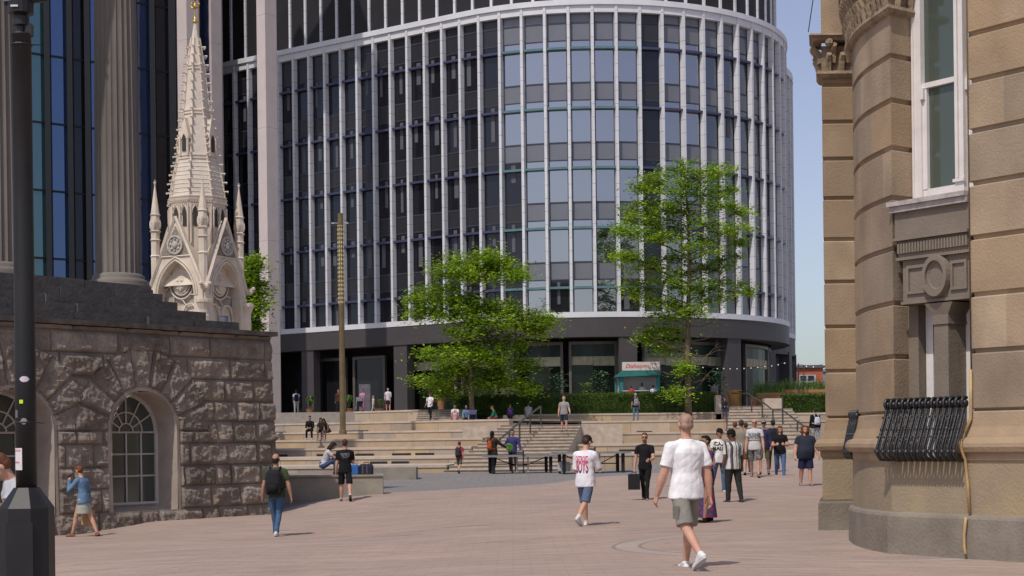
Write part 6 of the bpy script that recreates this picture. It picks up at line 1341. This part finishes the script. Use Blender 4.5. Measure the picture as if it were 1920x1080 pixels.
# 6 striped shirt
d = person('man in black hat and vertically striped shirt with black trousers, turned away', 1376, 944, 39, 1.80, 24, 'd', ('short', 'bk', ('hat', (.012, .016, .014))), ('shirt', fabric((.5, .5, .5), 'striped_shirt', 'stripes')), ('trousers', (.022, .023, .024)), (.05, .05, .05), legs=((8, 6), (-6, 10)), arms=((-4, 12, 14), (4, 12, 12)), w=1.12, hemz=.46, head=(45, 14), sleeve=.8)
# 7..13 group by the right-hand flight
d = person('man in a khaki t-shirt and brown shorts walking away towards the steps', 1391, 893, 51, 1.83, -12, 'm', ('short', 'br'), ('tee', (.25, .22, .17)), ('shorts', (.10, .05, .03)), (.35, .30, .27), legs=((10, 6), (-14, 22)), arms=((4, 10, 14), (-4, 10, 14)), w=1.15)
bgd = d
d = person('man in pale grey printed t-shirt, camouflage shorts and sunglasses walking forward', 1416, 896, 49, 1.82, 168, 'l', ('buzz', 'sh', 'glasses'), ('tee', (.55, .54, .56)), ('shorts', fabric((.22, .215, .2), 'camo_grey', 'noise', (.10, .10, .095))), (.05, .05, .045), legs=((16, 4), (-10, 16)), arms=((5, 10, 12), (0, 10, 14)), w=1.1)
GPR = mat('grey_print', (.17, .19, .2), .8, .3, 25.); fprint(d, 'VANS', .14, GPR, .72, 1, bold=.012); fprint(d, 'SURF CLUB', .075, GPR, .675, 1, bold=.004); fprint(d, '~~~~', .16, GPR, .635, 1, bold=.008)
d = person('man in white-fronted cap, navy jacket and olive shorts behind the sunglasses wearer', 1433, 890, 51, 1.74, 165, 'l', ('short', 'br', 'glasses', ('cap', (.06, .03, .03), 1)), ('long', (.03, .03, .07)), ('shorts', (.12, .12, .07)), (.02, .02, .02), legs=((-8, 18), (12, 4)), arms=((5, 8, 30), (5, 8, 30)))
mb = MB(); mb.ball(d['hp'](0, .03, .13), (.035*1.7, .02*1.7, .022*1.7), 8, 6); mb.build('cap_front', fabric((.6, .6, .6)), d['t'])
d = person('woman in black t-shirt and blue jeans looking down at her hands while walking', 1463, 896, 50, 1.66, 172, 'l', ('long', 'au'), ('tee', BK), ('jeans', (.085, .15, .29)), (.02, .018, .02), legs=((12, 4), (-16, 16)), arms=((12, 14, 85, 32), (12, 14, 85, 32)), female=True, w=1.22, head=(20, 12), hemz=.46)
d = person('heavyset bearded man with long curly hair in navy polo and navy shorts', 1511, 913, 46, 1.77, 186, 'l', ('curly', 'au', 'beard', 'big'), ('shirt', (.028, .035, .055)), ('shorts', (.02, .022, .06)), (.10, .10, .09), legs=((9, 3), (-5, 8)), arms=((4, 18, 22), (4, 18, 22)), w=1.36, belly=.03, hemz=.455)
d = person('dark-haired person in dark clothing behind the woman in jeans, facing away', 1450, 880, 57, 1.76, 15, 'm', ('short', 'bk'), ('coat', (.02, .022, .035)), ('trousers', (.02, .02, .025)), (.03, .03, .03), legs=((8, 5), (-8, 10)), w=1.05)
d = person('person in pale blue shirt behind the khaki t-shirt, walking away', 1379, 886, 55, 1.76, 0, 'm', ('short', 'au'), ('tee', (.38, .42, .55)), ('trousers', (.05, .05, .06)), (.1, .1, .1))
d = person('slim man in white top behind the khaki t-shirt, right shoulder showing', 1399, 884, 56, 1.72, 10, 'm', ('short', 'br'), ('tee', (.6, .6, .66)), ('trousers', (.05, .05, .08)), (.1, .1, .1))
# right edge of the steps
d = person('person in black jacket and pale camouflage trousers by the stone corner', 1529, 836, 76, 1.80, 20, 'm', ('short', 'bk'), ('coat', BK), ('trousers', fabric((.36, .38, .40), 'camo_pale', 'noise', (.20, .22, .24))), (.3, .3, .3), w=1.1)
backpack(d, 'white and black backpack on the person by the stone corner', (.5, .5, .56), .2)
d = person('person in dark jacket and jeans standing at the top left of the right-hand flight', 1359, 785, 97.5, 1.28, 190, 't', ('short', 'bk'), ('coat', (.02, .016, .022)), ('jeans', (.05, .055, .12)), (.03, .03, .03), arms=((10, 6, 60, 20), (10, 6, 60, 20)), w=1.1)
d = person('grey-shirted man beyond the right end of the hedge, turned away', 1340, 762, 106, 1.70, -30, 'm', ('short', 'bk'), ('tee', (.22, .21, .24)), ('trousers', (.03, .03, .035)), (.1, .1, .1), w=1.15, z=TZ)
d = person('man in black t-shirt and jeans with grey backpack in front of the long hedge', 1192, 787, 98.5, 1.72, 10, 'm', ('buzz', 'gy'), ('tee', BK), ('jeans', (.10, .16, .25)), (.1, .1, .1), w=1.05, z=RZ[3]); backpack(d, 'grey backpack worn in front of the long hedge', (.22, .22, .24), .26)
d = person('older man in grey shirt and navy shorts coming down the middle flight', 1058, 809, 79, 1.76, 178, 'l', ('short', 'gy'), ('shirt', (.28, .26, .255)), ('shorts', (.02, .025, .05)), (.12, .10, .09), legs=((20, 18), (-4, 6)), arms=((10, 14, 35), (5, 12, 14)), w=1.08); 
d = person('boy in pale grey t-shirt and dark shorts walking at the top of the middle flight', 991, 798, 101, 1.63, -5, 't', ('short', 'bk'), ('tee', (.34, .34, .40)), ('shorts', (.03, .03, .04)), (.4, .4, .4), legs=((12, 5), (-12, 18)), w=1.1, z=zt)
d = person('person in dark clothes with purple rucksack at the top of the middle flight', 957, 800, 100, 1.52, -8, 'm', ('short', 'au'), ('coat', (.03, .04, .075)), ('trousers', (.015, .015, .02)), (.1, .1, .1), legs=((10, 5), (-10, 12)), w=1.05, z=zt); backpack(d, 'purple rucksack at the top of the middle flight', (.13, .05, .22), .2)
SIT = dict(sit=True, legs=((85, 85, 6), (85, 85, 6)), arms=((35, 8, 35, 15), (35, 8, 35, 15)), lean=14)
def seated(label, px, pyfoot, Y, H, yaw, **k): q = dict(SIT); q.update(k); return person(label, px, pyfoot, Y, H, yaw, **q)
d = seated('seated person in green top leaning over beside the middle flight', 930, 797, 99, 1.62, 100, skin='l', hair=('bun', 'au'), top=('long', (.03, .12, .08)), bot=('trousers', (.22, .06, .06)), shoes=(.4, .1, .1), lean=20)
d = seated('man in white t-shirt seated on the upper step with a small child before him', 854, 799, 96.5, 1.75, 178, skin='t', hair=('short', 'bk'), top=('tee', (.6, .58, .58)), bot=('trousers', (.12, .05, .04)), shoes=(.2, .1, .08))
d = person('small child in pink dress standing at the knees of the man in white', 853, 801, 95.6, 1.02, 178, 't', ('short', 'bk'), ('dress', (.55, .28, .33)), ('skirt', (.55, .28, .33)), (.6, .5, .5), w=1.15, female=True)
d = seated('woman in navy headscarf and pale blue jacket seated behind a pushchair', 875, 799, 96.5, 1.68, 178, skin='t', hair=('none', 'bk', ('hood', (.015, .018, .045))), top=('coat', (.14, .22, .34)), bot=('trousers', (.02, .02, .04)), shoes=(.1, .1, .1))
d = person('man in white shirt, red cap and black trousers walking along the terrace edge', 807, 787, 98.5, 1.74, 160, 't', ('short', 'bk', ('cap', (.25, .03, .03), 1)), ('shirt', (.68, .67, .70)), ('trousers', BK), (.03, .03, .03), legs=((20, 4), (-20, 18)), arms=((20, 8, 45, 10), (10, 8, 30)))
d = person('woman in black top with red hair seated-leaning at the far left of the steps', 512, 814, 93, 1.66, 150, 'l', ('long', 'au'), ('vest', (.02, .03, .04)), ('skirt', (.16, .28, .30)), (.2, .2, .2), female=True, legs=((60, 55), (55, 55)), arms=((15, 18, 20), (-5, 30, 10)), sit=True)
d = person('man in pale clothes with navy backpack at the building entrance', 556, 775, 113, 1.74, 5, 'd', ('short', 'bk'), ('tee', (.45, .45, .52)), ('trousers', (.42, .40, .38)), (.4, .4, .4), z=TZ, w=1.1); backpack(d, 'navy backpack near the building entrance', (.02, .02, .05), .28)
d = person('person in dark brown coat half hidden behind the bronze mast', 635, 770, 112, 1.70, 180, 'm', ('short', 'bk'), ('coat', (.07, .03, .02)), ('trousers', (.03, .03, .03)), (.1, .1, .1), z=TZ)
d = person('woman in pink top pushing a pushchair by the entrance', 680, 769, 110, 1.62, 165, 't', ('bun', 'bk'), ('tee', (.5, .2, .30)), ('trousers', (.4, .14, .2)), (.3, .3, .3), female=True, arms=((30, 6, 40), (30, 6, 40)), z=TZ)
d = person('fair-haired child in cream clothes walking between the two women on the terrace', 700, 769, 109.5, 1.16, 120, 'l', ('short', 'bl'), ('tee', (.5, .44, .36)), ('trousers', (.48, .42, .36)), (.5, .5, .5), legs=((18, 4), (-18, 14)), z=TZ)
d = person('woman in white blouse and black skirt by the dark column on the terrace', 728, 769, 109, 1.66, 182, 'l', ('short', 'br'), ('shirt', (.52, .52, .62)), ('skirt', BK), (.1, .08, .07), female=True, w=1.15, arms=((15, 10, 60, 25), (10, 10, 40)), z=TZ)
d = person('grey-shirted man visible above the left end of the hedge', 855, 765, 107, 1.6, 90, 'm', ('buzz', 'gy'), ('tee', (.16, .16, .17)), ('trousers', BK), (.1, .1, .1), z=TZ, w=1.1)
d = person('man in white with dark apron serving at the kiosk counter', 1204, 757, 107.4, 1.62, 180, 'd', ('short', 'bk'), ('shirt', (.6, .56, .56)), ('trousers', BK), (.1, .1, .1), z=TZ+.1)
d = person('customer in red top seen from behind at the kiosk', 1184, 757, 105.6, 1.5, 0, 't', ('short', 'br'), ('tee', (.42, .05, .05)), ('trousers', BK), (.1, .1, .1), z=TZ)
d = person('dark-haired customer in bright white shirt right of the kiosk server', 1225, 757, 105.6, 1.5, -15, 't', ('short', 'bk'), ('tee', (.75, .74, .76)), ('trousers', BK), (.1, .1, .1), z=TZ, head=(40, 10))
# seated friends on the steps
d = seated('person all in black seated alone on the middle step left of the bronze mast', 582, 824, 84.6, 1.66, 178, skin='m', hair=('short', 'bk'), top=('coat', BK), bot=('trousers', BK), shoes=(.6, .6, .6), arms=((30, 8, 60, 30), (30, 8, 60, 30)), lean=12)
d = seated('girl with a brown fringe in olive top seated cross-kneed next to her friend', 603, 826, 83.6, 1.62, 178, skin='l', hair=('long', 'br'), top=('tee', (.09, .075, .05)), bot=('shorts', BK), shoes=(.6, .6, .6), female=True, lean=22)
d = seated('friend in dark green vest bending towards the girl with the brown fringe', 616, 826, 83.8, 1.64, 145, skin='m', hair=('long', 'br'), top=('vest', (.03, .035, .02)), bot=('shorts', (.04, .04, .03)), shoes=(.5, .5, .5), female=True, lean=32)
d = person('child in red t-shirt and cap with dark rucksack walking along the lowest step', 862, 888, 64, 1.30, -25, 'l', ('short', 'br', ('cap', (.14, .04, .09), 1)), ('tee', (.30, .04, .07)), ('shorts', (.10, .09, .06)), (.12, .10, .10), legs=((10, 6), (-16, 24)), w=1.1); backpack(d, 'dark rucksack on the child in the red t-shirt', (.03, .03, .04), .28)
# table tennis
d = person('person in dark hooded coat and light blue shoes reaching over the table', 924, 888, 62.8, 1.68, -35, 'm', ('none', 'bk', ('hood', (.018, .015, .013))), ('coat', (.03, .024, .02)), ('trousers', (.013, .015, .013)), (.30, .55, .75), legs=((8, 5, 8), (-10, 8, 8)), arms=((20, 12, 30), (35, 35, 25)), w=1.22, hemz=.40); backpack(d, 'small orange backpack on the person in the dark coat', (.38, .07, .02), .22, .12)
d = person('young man in navy jumper holding a green bat behind the table', 962, 888, 64.3, 1.78, 170, 'm', ('short', 'bk'), ('long', (.045, .045, .14)), ('trousers', (.025, .018, .02)), (.03, .02, .02), legs=((10, 12, 5), (-8, 16, 3)), arms=((10, 22, 25), (10, 28, 62, 45)), w=1.05)
def bat():
    mb = MB(); mb.M = Matrix.Rotation(rad(60), 4, 'X') @ Matrix.Rotation(.3, 4, 'Z'); mb.lathe([(.0, -.012), (.16, -.012), (.16, .012), (0, .012)], n=14); o = mb.build('table_tennis_bat', fabric((.20, .52, .06), bump=0)); mb = MB(); mb.tube([(0, -.14, .0), (0, -.24, -.04)], .016, 6); mb.build('handle', WOODP, o); return o
held('table_tennis_bat', 'bright green bat held by the young man in the navy jumper', 'bat', d, 1, bat, (-.08, .06, .02))
d = None
# 30.. left side
d = person('balding man in dark green t-shirt and jeans with a black backpack walking away', 519, 1008, 34, 1.80, -6, 'm', ('fringe', 'bk'), ('tee', (.05, .07, .035)), ('jeans', (.055, .105, .185)), (.55, .55, .56), legs=((12, 4, -3), (-10, 16, -3)), arms=((4, 17, 10), (-4, 17, 12)), w=1.06, sleeve=.62); backpack(d, 'large black backpack on the balding man in green', (.02, .02, .024), .30, .19, .10)
d = person('youth in black t-shirt with white lettering on the back and black shorts walking away', 648, 942, 44, 1.77, 8, 'l', ('short', 'br'), ('tee', (.012, .011, .011)), ('shorts', (.012, .011, .011)), (.06, .05, .05), legs=((10, 4), (-16, 26, 2)), arms=((4, 9, 10), (22, 8, 85, 20)), w=1.04, socks=(.6, .58, .56), sleeve=.7)
TX = mat('pale_print', (.34, .33, .34), .8, .3, 30.); fprint(d, 'WORLD', .085, TX, .755, -1, sx=.8); fprint(d, 'THE TOUR', .055, TX, .727, -1, sx=.9); fprint(d, 'LIVE 24', .05, TX, .705, -1)
d = person('girl with long dark hair in jeans seated sideways on the long stone bench', 606, 893, 45.95, 1.62, -82, 'm', ('long', 'bk'), ('tee', (.50, .49, .54)), ('jeans', (.06, .09, .18)), (.04, .04, .04), female=True, sit=True, legs=((122, 120, 3), (118, 116, 3)), arms=((70, 8, 40, 10), (70, 8, 40, 10)), lean=22, head=(0, 18), z=BZ)
d = person('woman in denim jacket and pale skirt, phone to ear, carrying a paper bag', 158, 1009, 36.3, 1.68, 62, 'l', ('bun', 'au'), ('coat', (.11, .19, .30)), ('skirt', (.36, .37, .33)), (.22, .11, .07), female=True, legs=((20, 4), (-15, 12)), arms=((38, 30, 140, 35), (2, 8, 14)), head=(0, 14), lean=8)
held('phone', 'phone at the ear of the woman in the denim jacket', 'phone', d, -1, phone)
def pbag():
    mb = MB(); mb.box((0, 0, -.22), (.12, .30, .34)); o = mb.build('paper_bag', mat('kraft_paper', (.40, .25, .13), .85, .12, 5.)); mb = MB(); mb.tube([(0, -.06, -.05), (0, -.05, .03), (0, .05, .03), (0, .06, -.05)], .006, 5); mb.build('handle', mat('kraft_paper', (.4, .25, .13)), o); return o
held('paper_bag', 'brown paper carrier bag in the hand of the woman in the denim jacket', 'bag', d, 1, pbag, (0, 0, -.02))
d = person('man in pale grey t-shirt with phone to his face behind the lamp column', 54, 1170, 14.6, 1.72, 120, 'l', ('short', 'au'), ('tee', (.42, .42, .46)), ('jeans', JN), (.2, .2, .2), arms=((55, 10, 115, 10), (5, 8, 10)), lean=14, head=(-5, 28), w=1.1, z=P(14, 862, 14.6).z-1.60)
held('phone', 'phone by the face of the man behind the lamp column', 'phone', d, -1, phone)
# pushchairs
def pushchair(label, px, py, Y, c, z=None, rz=0.):
    p = P(px, py, Y); p.z = z if z is not None else p.z; t = thing('pushchair', label, 'pushchair', p, rz)
    for sx in (-.22, .22):
        for sy in (-.3, .28): mb = MB(); mb.tube([(sx-.02, sy, .1), (sx+.02, sy, .1)], .1, 12); mb.build('wheel', TLEG, t)
        mb = MB(); mb.tube([(sx, -.3, .1), (sx, .1, .55), (sx, .45, 1.02)], .018, 6); mb.tube([(sx, .28, .1), (sx, .0, .44), (sx, -.1, .5)], .018, 6); mb.build('side_frame', TSIL, t)
    mb = MB(); mb.add([(-.2, -.25, .42), (.2, -.25, .42), (.2, .15, .38), (-.2, .15, .38), (-.2, .3, .85), (.2, .3, .85), (-.2, -.2, .5), (.2, -.2, .5)], [(0, 1, 2, 3), (3, 2, 5, 4), (0, 3, 4, 6), (1, 7, 5, 2)]); mb.build('seat', fabric(c), t)
    mb = MB(); v = []; 
    for i in range(7):
        a = rad(10+i*20)
        for x in (-.22, .22): v.append((x, .18-.34*math.cos(a)*.9, .7+.34*math.sin(a)))
    mb.add(v, [(2*i, 2*i+1, 2*i+3, 2*i+2) for i in range(6)]+[tuple(range(0, 14, 2)), tuple(range(13, 0, -2))]); mb.build('hood', fabric(tuple(x*1.3 for x in c)), t); mb = MB(); mb.tube([(-.22, .45, 1.02), (.22, .45, 1.02)], .02, 6); mb.build('push_bar', TLEG, t)
pushchair('dark blue pushchair with grey hood beside the woman in the headscarf', 886, 801, 95.6, (.05, .05, .10)); pushchair('black and white pushchair in front of the woman in pink', 674, 769, 109, (.10, .10, .12), TZ)
